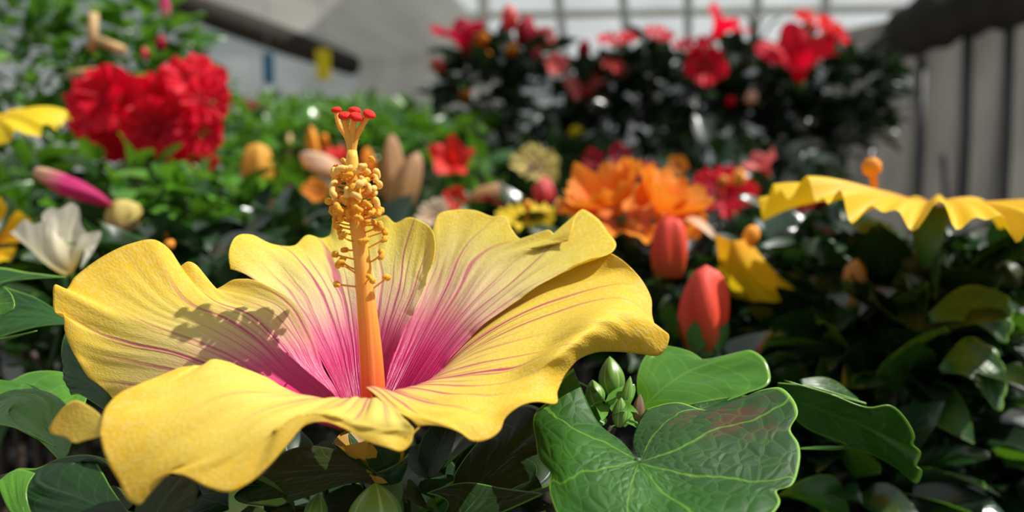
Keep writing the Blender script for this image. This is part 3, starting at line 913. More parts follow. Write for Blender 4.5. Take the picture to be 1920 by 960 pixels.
# stamens
def stamen_mesh(L, bend, seed, hr, openhead):
    rng = random.Random(seed)
    mb = MB()
    pth = [Vector((bend*(q/7)**2*L, 0, L*q/7)) for q in range(8)]
    mb.tube(pth, [.00024]*8, 6, 0)
    e = pth[-1]
    # kidney-shaped head: a bent fat capsule
    arc = 3.4 if openhead else 2.9
    n = 12
    R0 = hr*.60
    ctr = []
    for q in range(9):
        a = -arc/2 + arc*q/8
        ctr.append(e + Vector((R0*math.sin(a), 0, R0*math.cos(a) - R0*.55)))
    rad = [hr*.16, hr*.36, hr*.43, hr*.42, hr*.36, hr*.42, hr*.43, hr*.36, hr*.16]
    rad = [r*(rng.uniform(.7, 1.2) if openhead else rng.uniform(.9, 1.1)) for r in rad]
    mb.tube(ctr, rad, n, 1)
    me_o = mb
    me = bpy.data.meshes.new('stamen')
    me.from_pydata([tuple(p) for p in mb.v], [], mb.f)
    me.materials.append(M_STYLE); me.materials.append(M_ANTHER if openhead else M_ANTHER_PALE)
    me.polygons.foreach_set('material_index', np.array(mb.mi, dtype=np.int32))
    me.polygons.foreach_set('use_smooth', np.ones(len(me.polygons), dtype=bool))
    return me
pale = [stamen_mesh(L, b, s, h, False) for L, b, s, h in [(.0036, .25, 1, .0019), (.0043, -.2, 2, .0018), (.0030, .1, 3, .0017)]]
dark = [stamen_mesh(L, b, s, h, True) for L, b, s, h in [(.0036, .3, 4, .0018), (.0048, -.1, 5, .0016), (.0030, .2, 6, .0017)]]
rng = random.Random(11)
root_loc = main.location
def col_at(py):
    ys = [q[1] for q in colpts][::-1]; xs = [q[0] for q in colpts][::-1]
    return PC(np.interp(py, ys, xs), py, 19.6)
def add_stamen(py, ang, el, me, sc_=1.0):
    c = col_at(py)
    r = np.interp(py, [q[1] for q in colpts][::-1], colr[::-1])/FPX*.196*.85
    d = Vector((math.cos(ang)*math.cos(el), math.sin(ang)*math.cos(el), math.sin(el)))
    o = bpy.data.objects.new('stamen', me)
    COL.objects.link(o)
    o.parent = flower
    o.location = c + Vector((math.cos(ang), math.sin(ang), 0))*r - root_loc
    o.rotation_euler = (d.to_track_quat('Z', 'Y').to_matrix() @ Matrix.Rotation(rng.uniform(0, 6.28), 3, 'Z')).to_euler()
    o.scale = (sc_,)*3
for i in range(82):
    py = 312 + 112*((i+.5)/82)**.95
    add_stamen(py, i*2.39996 + rng.uniform(-.2, .2), rng.uniform(.05, .65), rng.choice(pale if (py < 385 and rng.random() < .85) else dark), rng.uniform(.8, 1.15)*(0.85 if py < 322 else 1))
for (py, ang, el, kk) in [(430, 3.5, .25, 0), (436, -.4, .3, 1), (440, 3.1, .1, 2), (446, .2, .35, 1), (452, 3.8, .3, 0), (455, -1.3, .3, 2), (465, -.15, .45, 1), (470, 2.9, .0, 2), (486, 3.3, .25, 1), (492, -.3, .35, 0), (505, 3.25, .3, 0), (512, 3.6, .7, 1), (530, -1.2, .75, 0), (537, 3.4, .15, 1), (541, -.1, .6, 1)]:
    add_stamen(py, ang, el, dark[kk], 1.0)

# ------------------------------------------------------------------ leaves of the front plant
def fan_leaf(rows, mat, parent, nu=120, nv=60, ruffle=0.0006, seed=1, name='leaf', label=None, rim_teeth=0.0, nteeth=14):
    G = surf_pts(rows, nu, nv, None, ruffle, seed)
    if rim_teeth:
        c = G[0].mean(axis=0)
        for i in range(nu):
            k_ = rim_teeth*(abs(math.sin(math.pi*nteeth*i/(nu-1)))**.6 - .6)
            for j in range(nv//2, nv):
                w = ((j-nv/2)/(nv/2))**3
                G[j, i] += (G[j, i]-c)*k_*w
    mb = MB(); mb.grid([tuple(p) for p in G.reshape(-1, 3)], nu, nv)
    o = mb.build(name, mat, parent)
    so = o.modifiers.new('thickness', 'SOLIDIFY'); so.thickness = 0.0003; so.offset = 0
    if label: o['label'] = label
    return o

# big leaf at the right: heart base at (1197,865)
fan_leaf([
  [(1193,862,19.0),(1196,866,18.9),(1198,869,18.8),(1201,868,18.9),(1202,864,19.0)],
  [(1165,828,19.6),(1135,850,18.9),(1140,890,18.3),(1180,925,17.9),(1240,935,17.9),(1290,900,18.4),(1290,850,19.0),(1225,825,19.8),(1187,838,19.9)],
  [(1120,790,20.2),(1065,810,19.4),(1070,880,18.4),(1110,950,17.6),(1200,1000,17.0),(1310,970,17.3),(1385,900,18.3),(1390,835,19.2),(1340,785,20.2),(1270,785,20.6),(1192,805,20.6)],
  [(1075,690,21.2),(1055,708,21.0),(1035,745,20.6),(1002,778,20.2),(1006,828,19.6),(1012,862,19.1),(1033,888,18.6),(1030,915,18.2),(1045,965,17.6),(1070,1010,17.1),(1150,1060,16.3),(1260,1070,16.1),(1380,1030,16.6),(1448,966,17.4),(1463,940,17.7),(1456,921,18.0),(1482,912,18.1),(1497,880,18.5),(1497,832,19.1),(1482,806,19.5),(1496,776,19.8),(1488,750,20.2),(1462,727,20.6),(1436,730,20.8),(1380,752,21.1),(1330,770,21.3),(1270,755,21.6),(1212,768,21.6)]],
  M_LEAF_BIG, main, 220, 90, .0005, 4, label='broad crinkled leaf with pale green veins and brown patches')
# midrib ridges of the big leaf follow its petiole
mb = MB(); mb.tube([Vector(p) for p in hermite([PC(1197,866,18.9), PC(1180,850,19.6), PC(1150,900,21.5), Vector((mx+.03, my+.01, BZ+.16)), Vector((mx, my, BZ+.10))], np.linspace(0, 1, 16))], .0011, 8)
mb.build('petiole', M_STEM, main)

# glossy bright folded leaf behind the bud cluster
fan_leaf([
  [(1200,765,23.0),(1202,772,22.8),(1206,776,22.7)],
  [(1195,705,24.0),(1235,715,23.6),(1280,740,22.9),(1300,758,22.6)],
  [(1210,668,24.6),(1270,680,24.3),(1320,705,23.6),(1350,735,22.8),(1360,748,22.6)],
  [(1248,648,25.0),(1290,658,24.8),(1340,683,24.3),(1375,668,24.2),(1405,657,24.0),(1432,672,23.6),(1444,698,23.2),(1444,716,22.9),(1400,738,22.6),(1362,752,22.4)]],
  M_LEAF_BRIGHT, main, 90, 50, .0008, 6, label='shiny bright green curled leaf')
fan_leaf([
  [(1458,718,23.6),(1456,730,24.2),(1454,742,24.8)],
  [(1535,728,23.6),(1535,768,24.6),(1512,802,25.6)],
  [(1622,756,23.6),(1622,802,24.7),(1592,838,25.8)],
  [(1470,713,23.4),(1560,740,23.5),(1632,764,23.4),(1668,760,23.4),(1700,788,23.5),(1715,822,23.7),(1712,832,23.9),(1727,850,24.2),(1719,876,24.5),(1728,882,24.7),(1716,906,25.2),(1690,884,25.4),(1640,854,25.8),(1560,838,26.0),(1490,842,26.0)]],
  M_LEAF, main, 120, 50, .0008, 8, label='long drooping dark leaf with bright toothed edge')
fan_leaf([
  [(1500,712,26.5),(1502,722,26.3)],
  [(1560,712,27),(1560,740,26.4)],
  [(1608,748,27),(1600,775,26.4)]], M_LEAF, main, 30, 24, .001, 9)
fan_leaf([
  [(1290,775,24.0),(1296,785,23.8)],
  [(1310,748,24.6),(1350,775,24.0)],
  [(1345,738,24.8),(1425,745,24.2)]], M_LEAF, main, 30, 24, .0006, 9)
# leaves at the left
fan_leaf([
  [(130,845,21.0),(122,858,20.6),(110,862,20.4)],
  [(150,790,22.0),(110,800,21.4),(60,815,20.6)],
  [(165,740,22.8),(120,740,22.4),(60,745,21.8),(0,790,20.8)],
  [(172,730,23.0),(150,710,23.2),(100,696,23.2),(50,700,23.0),(15,715,22.6),(-30,710,22.4),(-60,760,21.6),(-40,800,20.8),(0,797,20.6),(60,815,20.3),(105,838,20.2)]],
  M_LEAF_BRIGHT, main, 90, 50, .001, 12, label='glossy bright green leaf')
fan_leaf([
  [(215,770,20.6),(205,775,20.4)],
  [(195,700,21.4),(150,740,21.0)],
  [(150,650,22),(125,680,21.8),(135,740,21.2)],
  [(125,618,22.4),(116,650,22.2),(120,690,21.9),(140,735,21.4)]], M_LEAF, main, 50, 40, .0006, 13)
fan_leaf([
  [(240,960,18.2),(250,975,18.0),(240,985,17.8)],
  [(200,900,19.2),(150,930,18.6),(150,980,18.0)],
  [(190,862,19.8),(110,875,19.4),(60,905,19.0),(80,970,18.2)],
  [(245,900,19.2),(210,866,19.8),(160,853,20.0),(110,860,19.9),(70,878,19.6),(30,880,19.3),(18,890,19.1),(40,930,18.7),(60,985,18.0)]], M_LEAF_DARK, main, 80, 50, .0006, 14, label='bronze-tinted dark leaf with bright green tip')
fan_leaf([
  [(70,990,18.2),(60,1000,18.0)],
  [(50,930,18.4),(20,960,18.2)],
  [(66,888,18.9),(28,882,18.9),(-5,905,18.6)]], M_LEAF_BRIGHT, main, 30, 24, .0003, 9)
fan_leaf([
  [(250,1010,17.8),(290,1020,17.6)],
  [(255,950,18.2),(340,960,17.8)],
  [(270,905,18.6),(330,893,18.4),(368,905,18.2),(365,950,17.8)]], M_LEAF_OLIVE, main, 40, 30, .0004, 9)
fan_leaf([
  [(130,600,24.5),(128,608,24.2)],
  [(70,560,25.5),(60,615,24.5)],
  [(0,530,26),(-20,640,24.6)],
  [(125,520,25.6),(60,512,26.2),(-30,505,26.6),(-120,560,26),(-90,650,25),(0,640,24.6),(70,620,24.2)]], M_LEAF, main, 60, 40, .0008, 33)
fan_leaf([
  [(-30,575,22.6),(-28,580,22.4)],
  [(0,550,22.8),(0,590,22.4)],
  [(10,540,22.8),(24,556,22.6),(26,578,22.4),(5,592,22.4)]], M_LEAF_BRIGHT, main, 24, 20, .0003, 35)
# dark leaves under the bloom
fan_leaf([
  [(760,930,20),(765,945,19.8)],
  [(690,860,21),(680,905,20.4)],
  [(600,840,21.4),(560,880,21),(580,930,20.4)],
  [(640,850,21.4),(615,840,21.5),(580,836,21.5),(530,850,21.3),(500,885,21),(440,930,20.6),(520,950,20.2)]], M_LEAF_OLIVE, main, 60, 40, .0006, 19)
fan_leaf([
  [(870,990,20),(880,1000,19.6)],
  [(850,900,21),(940,930,20.4)],
  [(900,820,22),(980,850,21.2),(1010,900,20.6)],
  [(830,880,21.6),(880,810,22.6),(960,760,23),(1010,765,22.6),(1030,810,22),(1075,850,21.4),(1060,890,20.8),(990,925,20.2),(930,935,20)]], M_LEAF_DARK, main, 70, 40, .0006, 21)
fan_leaf([
  [(790,1000,19),(830,1010,18.8)],
  [(840,950,19.4),(900,980,19)],
  [(800,925,19.8),(870,905,20),(940,915,19.8),(1020,925,19.2)]], M_LEAF_DARK, main, 40, 30, .0006, 23)
# filler leaves around the stems, below and behind the bloom
foliage(main, [(PC(770, 960, 22.5), .03, .015, .010, 1), (PC(860, 960, 23), .03, .015, .015, 1), (PC(560, 960, 23), .035, .015, .012, 1), (PC(300, 930, 22), .03, .015, .015, 1)], 70, .024, [M_LEAF_DARK, M_LEAF_OLIVE, M_LEAF_DARK], 43)
foliage(main, [(Vector((mx-.01, my+.05, BZ+.205)), .12, .055, .05, 5), (Vector((mx+.02, my-.01, BZ+.17)), .10, .07, .05, 3), (Vector((mx+.13, my+.03, BZ+.20)), .06, .05, .05, 2)], 110, .055, [M_LEAF_DARK, M_LEAF, M_LEAF_OLIVE], 31)
foliage(main, [(PC(1118, 752, 22.0), .004, .003, .0045, 1), (PC(1150, 785, 21.8), .004, .003, .004, 1)], 16, .0105, [M_BUD_TIP], 37, name='young_leaves')
tops = [P(1150, 800, .235), P(300, 820, .25), P(600, 860, .25), P(1250, 820, .26), P(60, 900, .24), P(1480, 760, .25)]
stems(main, mx, my, tops, .0022, seed=4, mat=M_WOOD)

# buds
def small_bud(a, b, rpx, label=None, mat=None, cal=True):
    A, B = PC(*a), PC(*b)
    spindle(main, A, B, rpx/FPX*a[2]/100, mat or M_BUD, 'bud', 5, cal, .8, 30, .2, .3, label, .06)
small_bud((1150,742,22.6), (1143,668,22.8), 24, 'plump ribbed green flower bud', cal=False)
small_bud((1170,770,22), (1182,705,22.2), 11, cal=False)
small_bud((1120,760,22), (1110,712,22.2), 18, cal=False)
small_bud((1160,800,21.4), (1165,745,21.4), 15, cal=False)
small_bud((1110,770,22), (1098,738,22.2), 9, cal=False)
small_bud((1195,790,21.6), (1200,738,21.8), 11, 'shrivelled brown bud scale', M_DRY, False)
small_bud((706,1010,18.4), (704,905,18.6), 50, 'green pointed ribbed bud', cal=True)
small_bud((590,985,21), (598,925,21), 22, cal=True)

# ------------------------------------------------------------------ OTHER PLANTS
LV = [M_LEAF, M_LEAF, M_LEAF_BRIGHT]
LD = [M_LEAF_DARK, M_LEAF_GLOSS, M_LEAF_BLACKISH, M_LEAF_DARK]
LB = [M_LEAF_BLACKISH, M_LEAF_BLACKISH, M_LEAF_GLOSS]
LF = [M_LEAF_FAR, M_LEAF_BRIGHT, M_LEAF]

def E(px, py, d, rx, rz, ry=None, w=1.0):
    """foliage ellipsoid: centre pixel, depth, half-width/half-height in pixels"""
    a = rx/FPX*d; b = rz/FPX*d
    return (P(px, py, d), a, ry if ry else min(a, .12), b, w)

def plant(label, px, d, ells, n, L, mats, seed, name='hibiscus_plant', group=None, z=None, r=.065, teeth=0.0):
    c = P(px, 480, d)
    z = BZ if z is None else z
    t = thing(name, label, 'plant', (c.x, c.y, z), group)
    pot(t, c.x, c.y, r, .12, z)
    foliage(t, ells, n, L, mats, seed, teeth=teeth)
    stems(t, c.x, c.y, [e_[0] for e_ in ells], .003, z, .12, M_WOOD, seed)
    return t

def stalk(t, tip, base, r=.0016, m=None):
    mid = tip.lerp(base, .5) + Vector((.004, .002, .008))
    MB().tube([Vector(p) for p in hermite([base, mid, tip], np.linspace(0, 1, 8))], r, 6).build('flower_stalk', m or M_STEM, t)

# --- left, near: cream bloom and golden petals
t = plant('hibiscus with a cream-white folded bloom beside the front yellow bloom', 60, .40,
          [E(60, 660, .40, 130, 80, .04), E(180, 600, .46, 120, 80, .04), E(20, 490, .50, 90, 70, .04), E(250, 490, .50, 90, 50, .04)], 130, .04, [M_LEAF, M_LEAF_DARK, M_LEAF_DARK], 101)
mb2 = MB()
for rows in ([[(118,515,36.5),(124,517,36.0),(132,515,35.6)], [(62,470,36.5),(80,480,35.0),(105,480,34.6),(128,470,35.0)], [(18,436,36.5),(30,428,36.0),(44,412,36.0),(62,420,35.5),(90,415,35.0),(112,440,34.8)]],
             [[(116,514,37.0),(126,516,37.0),(136,512,37.0)], [(92,450,38.0),(120,450,38.0),(148,460,37.6)], [(84,420,38.6),(80,400,39.0),(92,390,39.0),(112,392,38.8),(134,380,38.8),(146,388,38.6),(152,420,38.0),(164,438,37.4)]],
             [[(122,516,36.2),(130,516,36.0),(138,510,36.0)], [(138,470,36.4),(150,470,36.0),(160,468,35.6)], [(150,440,37.0),(168,436,36.6),(190,436,36.0),(176,470,35.4),(150,505,35.0)]]):
    G = surf_pts(rows, 30, 20, None, .001, 3)
    mb2.grid([tuple(p) for p in G.reshape(-1, 3)], 30, 20)
f = mb2.build('flower', M_CREAM, t); f['label'] = 'cream-white half-open bloom'
stalk(t, P(118, 500, .41), P(90, 700, .42))
spindle(t, P(228, 432, .47), P(238, 374, .47), .0095, M_PALEY, 'spent_flower', 5, False, .25, 20, .3, label='pale yellow withered bloom')
spindle(t, P(312, 466, .40), P(325, 450, .40), .0025, M_PISTIL, 'bud', 5, False)
t = plant('hibiscus with golden petals cut off by the frame edge, left of the cream bloom', -60, .52,
          [E(-40, 620, .5, 120, 110), E(20, 350, .66, 90, 50), E(-30, 430, .56, 60, 50)], 100, .036, LV, 103)
open_bloom(t, P(-25, 460, .44), .028, (.35, -.6, .5), M_GOLD, 8, .9, .05, .6, 1, M_PISTIL, label='golden half-open bloom')
open_bloom(t, P(-20, 225, .50), .045, (-.15, -.25, 1), M_YELLOW, 5, .15, .07, .8, 1, None, droop=.35, label='broad yellow bloom with drooping petals')
stalk(t, P(-20, 240, .5), P(-30, 480, .52))
# pink furled mandevilla bud in front of the left foliage
t = plant('leafy plant with one furled pink and cream bud below the red cluster', 150, .60,
          [E(120, 420, .6, 120, 50), E(60, 350, .68, 90, 40), E(240, 340, .66, 80, 45), E(190, 500, .6, 120, 60)], 150, .034, [M_LEAF, M_LEAF_DARK, M_LEAF_BRIGHT], 107, name='mandevilla_plant')
spindle(t, P(68, 322, .46), P(212, 386, .46), .0058, M_PINK, 'bud', 5, False, .6, 20, 1.6, label='furled pink bud with cream base')
# bright green cluster
t = plant('bright green leafy shoot between the cream bloom and the orange blooms', 360, .62,
          [E(350, 370, .62, 90, 45, .05), E(420, 400, .62, 80, 50, .05), E(300, 430, .66, 80, 60), E(470, 460, .66, 90, 60)], 190, .030, [M_LEAF_BRIGHT, M_BUD_TIP, M_LEAF], 109)
t = plant('dark leafy hibiscus behind the notch of the front yellow bloom', 420, .42,
          [E(400, 510, .44, 110, 50), E(520, 450, .50, 90, 40), E(300, 560, .4, 100, 60), E(420, 620, .38, 140, 70)], 150, .034, LD, 113)

# --- tall mandevilla on the left with red clusters and bamboo
t = plant('tall climbing mandevilla with bamboo canes and a big cluster of crimson blooms', 180, .85,
          [E(60, 120, .9, 130, 130, .10, 2), E(180, 60, .95, 120, 110, .10, 2), E(290, 90, .95, 80, 120, .08, 1.5), E(350, 170, .95, 50, 90, .06, .7), E(60, 280, .85, 120, 80, .1, 1), E(-60, 60, .9, 80, 150, .1, 1), E(330, 300, .85, 80, 60, .1, .7)], 620, .034, LF, 127, name='mandevilla_plant', r=.09)
for i, (px, py, rr, axx) in enumerate([(185, 195, 52, (-.3, -1, .3)), (250, 215, 60, (0, -1, .1)), (330, 190, 58, (.2, -1, .3)), (290, 245, 50, (.1, -1, -.1)), (365, 150, 46, (.3, -.7, .6)), (215, 260, 42, (-.2, -1, -.3)), (375, 245, 36, (.5, -1, -.1)), (165, 165, 32, (-.6, -.8, .5)), (370, 295, 34, (.2, -1, -.4)), (215, 185, 50, (.3, -1, 0)), (300, 205, 52, (-.3, -1, .1)), (235, 245, 48, (.4, -1, .2)), (325, 235, 46, (-.2, -1, .0)), (275, 190, 46, (0, -1, .4)), (160, 215, 36, (-.5, -1, .1)), (385, 190, 36, (.5, -1, .2)), (366, 120, 18, (0, -1, 1))]):
    open_bloom(t, P(px, py, .70 + .012*(i % 3)), rr*1.25/FPX*.72, axx, M_RED, 40+i, .25, .12, .9, 1, None)
    stalk(t, P(px, py+4, .74), P(240, 330, .80))
for (a, b, r_, m_) in [((310, 30), (308, -10), 9, M_PINK), ((298, 95), (305, 65), 9, M_DKRED), ((276, 110), (270, 88), 8, M_SALMON), ((368, 135), (364, 105), 9, M_RED)]:
    spindle(t, P(*a, .75), P(*b, .75), r_/FPX*.75, m_, 'bud', 5, False)
for a, b, w in [((172, 95), (176, 25), 9), ((185, 76), (232, 95), 9), ((130, 140), (185, 135), 9)]:
    MB().tube([P(*a, .72), P(*b, .72)], w/FPX*.72, 10).build('bamboo_cane', M_BAMBOO, t)

# --- field of pots beyond, left to centre
rng = random.Random(5)
spots = [(430, 225, 1.5), (500, 232, 1.7), (560, 225, 2.0), (620, 232, 1.7), (690, 225, 2.0), (760, 245, 1.6), (470, 260, 1.2), (560, 265, 1.3), (650, 260, 1.25), (720, 270, 1.2), (790, 280, 1.25), (400, 290, 1.05), (860, 260, 1.4)]
fl = ['at the left end of the row near the crimson cluster', 'below the blue sticky trap', 'below the yellow sticky trap', 'just right of the yellow sticky trap', 'right beside the red stigmas', 'against the dark leafy plants',
      'second rank, near the crimson cluster', 'second rank, below the bamboo canes', 'second rank, behind the red stigmas', 'second rank, right of the pistil', 'second rank, against the dark leafy plants', 'behind the bright green shoot', 'half hidden behind the dark leafy plants']
for i, (px, py, d) in enumerate(spots):
    t = plant('bushy green potted plant ' + fl[i], px, d, [E(px, py, d, 55, 38, .09, 2), E(px-15, py+55, d, 60, 40, .09, 1)], 130, .042, LF, 200+i, name='potted_shrub', group='green pot plants in rows on the bench')
    if i in (2, 3, 7):
        for q in range(2):
            x = px + (-20 if q else 18)
            MB().tube([P(x, py+50, d-.1), P(x+2, py-18, d-.1)], 5/FPX*d, 8).build('bamboo_cane', M_BAMBOO, t)
    if i == 0:
        for q, (x, y) in enumerate([(435, 208), (460, 205), (482, 212)]):
            open_bloom(t, P(x, y, 1.35), .022, (.1, -1, .4), M_DKRED if q != 1 else M_SALMON, 60+q, .3, .1, .6)
for i, (px, py, d) in enumerate([(420, 215, 3.2), (500, 222, 3.4), (590, 222, 3.3), (680, 225, 3.2), (760, 230, 3.4), (350, 205, 3.2)]):
    plant(['leafy potted shrub before the pale wall, left of the blue sticky trap', 'leafy potted shrub before the pale wall, under the blue sticky trap', 'leafy potted shrub before the pale wall, under the yellow sticky trap',
           'leafy potted shrub before the dark opening beside the pale wall', 'leafy potted shrub against the grey shade cloth, by the dark plants', 'leafy potted shrub far behind the mandevilla cluster'][i],
          px, d, [(P(px, py+8, d), .16, .14, .11, 1), (P(px, py+50, d), .17, .14, .12, 1)], 150, .07, LF, 300+i, name='potted_shrub', group='distant shrubs on the far bench')

# --- middle blooms
t = plant('hibiscus with furled golden bloom and orange petals, left of the pistil', 520, .70,
          [E(480, 400, .7, 70, 50), E(560, 420, .7, 80, 50), E(530, 480, .66, 110, 60)], 110, .042, LV, 131)
spindle(t, P(480, 356, .7), P(484, 268, .7), .0135, M_AMBERO, 'flower', 5, True, .30, 20, .3, .2, label='furled golden bloom')
open_bloom(t, P(540, 312, .72), .018, (.2, -.6, .8), M_ORANGE, 7, .1, .1, .8, 1, None, droop=.5)
open_bloom(t, P(592, 362, .62), .013, (.1, -.8, .5), M_ORANGE, 9, .5, .1, .8, 1, None)
stalk(t, P(482, 350, .7), P(500, 440, .7))
t = plant('hibiscus with a scarlet bloom and long cream petal just behind the pistil', 600, .80,
          [E(600, 420, .8, 70, 50), E(650, 380, .85, 60, 50)], 80, .042, LD, 137)
open_bloom(t, P(618, 300, .8), .026, (-.1, -.4, 1), M_SCARLET, 4, .25, .1, .8, 1, M_PISTIL, plen=1.1)
spindle(t, P(640, 330, .74), P(562, 288, .74), .010, M_PEACH, 'petal', 3, False)
spindle(t, P(590, 295, .78), P(582, 235, .78), .006, M_PISTIL, 'stamen_column', 3, False)
t = plant('hibiscus with two tall withered tan blooms just right of the pistil', 750, .75,
          [E(760, 420, .75, 80, 50), E(720, 460, .7, 80, 50)], 80, .042, LD, 139)
spindle(t, P(738, 405, .75), P(735, 250, .75), .012, M_TAN, 'spent_flower', 4, False, .45, 20, .8, label='upright withered tan bloom')
spindle(t, P(735, 410, .7), P(785, 285, .7), .012, M_TAN, 'spent_flower', 4, False, .45, 20, .8, label='leaning withered tan bloom')
spindle(t, P(690, 330, .7), P(688, 275, .7), .007, M_ORANGE, 'bud', 4, False)
t = plant('hibiscus with a red bloom above peach petals, left of the pale yellow bloom', 850, .80,
          [E(850, 400, .85, 80, 50), E(900, 340, .95, 60, 40), E(860, 450, .8, 100, 40)], 90, .042, LV, 149)
trumpet(t, P(846, 290, .82), .022, .03, (.1, -.9, .5), M_SCARLET, 3, label='red trumpet-shaped bloom')
open_bloom(t, P(815, 405, .62), .016, (-.3, -.6, .7), M_PEACH, 5, .5, .1, .8)
open_bloom(t, P(853, 375, .7), .013, (0, -.9, .5), M_SCARLET, 6, .5, .1, .8)
open_bloom(t, P(920, 388, .7), .013, (0, -.9, .5), M_DKRED, 6, .5, .1, .8)
spindle(t, P(880, 385, .72), P(945, 345, .72), .009, M_TAN, 'spent_flower', 4, False)
t = plant('hibiscus with a pale yellow bloom and small red bud behind the front bloom', 1005, .95,
          [E(990, 400, .9, 80, 50), E(1040, 380, .95, 60, 40), E(920, 310, 1.1, 50, 30)], 90, .042, LD, 151)
open_bloom(t, P(1003, 315, .92), .031, (.1, -.9, .5), M_PALEY, 12, .3, .1, .8, 1, None)
spindle(t, P(1018, 385, .8), P(1022, 330, .8), .011, M_SALMON, 'bud', 5, False)
t = plant('hibiscus with a small yellow bloom and orange pistil touching the front bloom', 985, .60,
          [E(980, 470, .6, 90, 50), E(1060, 480, .6, 80, 50)], 80, .042, LD, 153)
open_bloom(t, P(988, 415, .56), .023, (.0, -.35, 1), M_YELLOW, 14, .35, .1, .8, 1, M_PISTIL, plen=.7)
stalk(t, P(988, 425, .57), P(990, 540, .6))

# --- the orange double bloom
t = plant('hibiscus with a large ruffled orange double bloom, right of the front bloom', 1190, .52,
          [E(1200, 560, .52, 120, 90), E(1130, 500, .55, 80, 50), E(1300, 560, .5, 80, 70)], 110, .048, LD, 157)
oc = P(1185, 425, .50)
of = open_bloom(t, oc, .050, (.05, -.30, 1), M_ORANGE, 21, .34, .07, .98, 1, None, spin=.4, label='large ruffled orange double bloom')
open_bloom(t, oc + Vector((-.010, 0, .012)), .034, (-.5, -.25, 1), M_ORANGE, 22, 1.0, .06, .95, 1, None)
open_bloom(t, oc + Vector((.018, .0, .008)), .034, (.45, -.3, 1), M_ORANGE, 23, 1.0, .06, .95, 1, None)
for a, b, w in [((1120, 400), (1080, 305), 30), ((1165, 380), (1168, 300), 18), ((1240, 400), (1275, 335), 36), ((1200, 390), (1215, 330), 16)]:
    A_, B_ = P(*a, .50), P(*b, .50)
    mb2 = MB(); leaf_geo(mb2, A_, B_-A_, Vector((0, -1, .3)), (B_-A_).length*1.05, w*2.2/FPX*.5, .35, .15, random.Random(w), 9, 12)
    mb2.build('petal', M_ORANGE, of)
A_, B_ = P(1285, 410, .47), P(1350, 432, .46)
mb2 = MB(); leaf_geo(mb2, A_, B_-A_, Vector((0, -.5, 1)), (B_-A_).length, .012, .3, .3, random.Random(2), 9, 12); mb2.build('petal', M_PEACH, of)
stalk(t, P(1190, 440, .51), P(1190, 600, .52))
spindle(t, P(1255, 520, .44), P(1258, 405, .44), .0098, M_BUDRED, 'bud', 5, False, .30, 24, .25, label='blunt red furled bloom')
# red-orange bud in front
t = plant('hibiscus with an upright red-orange bud on a green calyx, right of the front bloom', 1330, .40,
          [E(1330, 740, .38, 90, 50), E(1410, 700, .46, 60, 50), E(1250, 650, .46, 40, 50)], 90, .032, LD, 163)
spindle(t, P(1318, 655, .35), P(1324, 497, .35), .0104, M_BUDRED, 'bud', 3, True, .42, 48, .9, .36, label='upright red-orange flower bud', bumpd=.2)
stalk(t, P(1318, 655, .35), P(1325, 800, .38))

# --- drooping yellow bloom
t = plant('hibiscus with a tilted yellow bloom and small orange pistil, beside the red-orange bud', 1440, .55,
          [E(1420, 660, .55, 90, 70), E(1360, 570, .60, 60, 50), E(1520, 640, .55, 80, 60)], 130, .036, LD, 167)
mb2 = MB()
for rows in ([[(1342,438,43),(1370,450,42),(1402,446,43)], [(1350,495,43.5),(1388,498,42),(1434,488,43)], [(1376,548,44),(1420,542,42.6),(1466,522,43.6)], [(1408,568,44.6),(1436,580,43.8),(1458,566,43.4),(1496,556,43.4),(1490,540,43.8)]],
             [[(1395,470,44.5),(1420,470,45.2)], [(1380,510,45),(1440,512,45.6)], [(1345,500,46),(1350,540,46),(1385,560,46),(1440,560,46.2)]]):
    G = surf_pts(rows, 50, 36, None, .0012, 5, 1.6)
    mb2.grid([tuple(p) for p in G.reshape(-1, 3)], 50, 36)
f = mb2.build('flower', M_YELLOW, t); f['label'] = 'tilted yellow bloom'
mb2 = MB(); mb2.tube([P(1385, 500, .435), P(1400, 462, .43), P(1406, 448, .43), P(1412, 432, .43), P(1415, 424, .43)], [.0016, .0018, .0046, .0042, .0018], 12); mb2.build('stamen_column', M_PISTIL, f)
stalk(t, P(1400, 500, .45), P(1400, 640, .5), .002)

# --- wide yellow bloom at the right
t = plant('hibiscus with a wide frilled golden-yellow bloom seen edge-on before the grey curtain', 1730, .42,
          [E(1700, 520, .44, 160, 40), E(1850, 530, .44, 130, 60), E(1600, 570, .44, 110, 50), E(1780, 620, .42, 200, 70), E(1560, 480, .5, 80, 30)], 260, .036, LD, 173)
yc = P(1745, 380, .36)
Mf = frame((.085, .01, 1)); nth, nr = 260, 26; pts = []
for j_ in range(nr):
    q = j_/(nr-1)
    for i_ in range(nth):
        th = 2*math.pi*i_/nth
        rad = .072*q*(1 + .05*math.cos(5*th+.4) + .02*math.sin(13*th))
        z = .072*(.050*q*q*math.sin(23*th + 1.2*math.sin(2*th)) + .04*q**3*math.sin(37*th+1) + .045*q*math.sin(5*th) + .05*q*q*math.sin(3*th+2) - .12*q**4 + .06*q)
        pts.append(yc + Mf @ Vector((rad*math.cos(th), rad*math.sin(th), z)))
mb2 = MB(); mb2.grid(pts, nth, nr, 0, True)
f = mb2.build('flower', M_AMBER, t); f['label'] = 'wide golden-yellow bloom with frilled rim'
mb2 = MB(); mb2.tube([yc+Vector((0, 0, -.03)), yc+Vector((0, 0, -.02)), yc+Vector((0, 0, -.002))], [.002, .006, .009], 12); mb2.build('calyx', M_CALYX, f)
c0 = P(1640, 352, .37); c1 = P(1632, 296, .37)
mb2 = MB(); mb2.tube([c0, c0.lerp(c1, .4), c0.lerp(c1, .5), c0.lerp(c1, .8), c1], [.0016, .0018, .0042, .0046, .0022], 12); mb2.build('stamen_column', M_PISTIL, f)
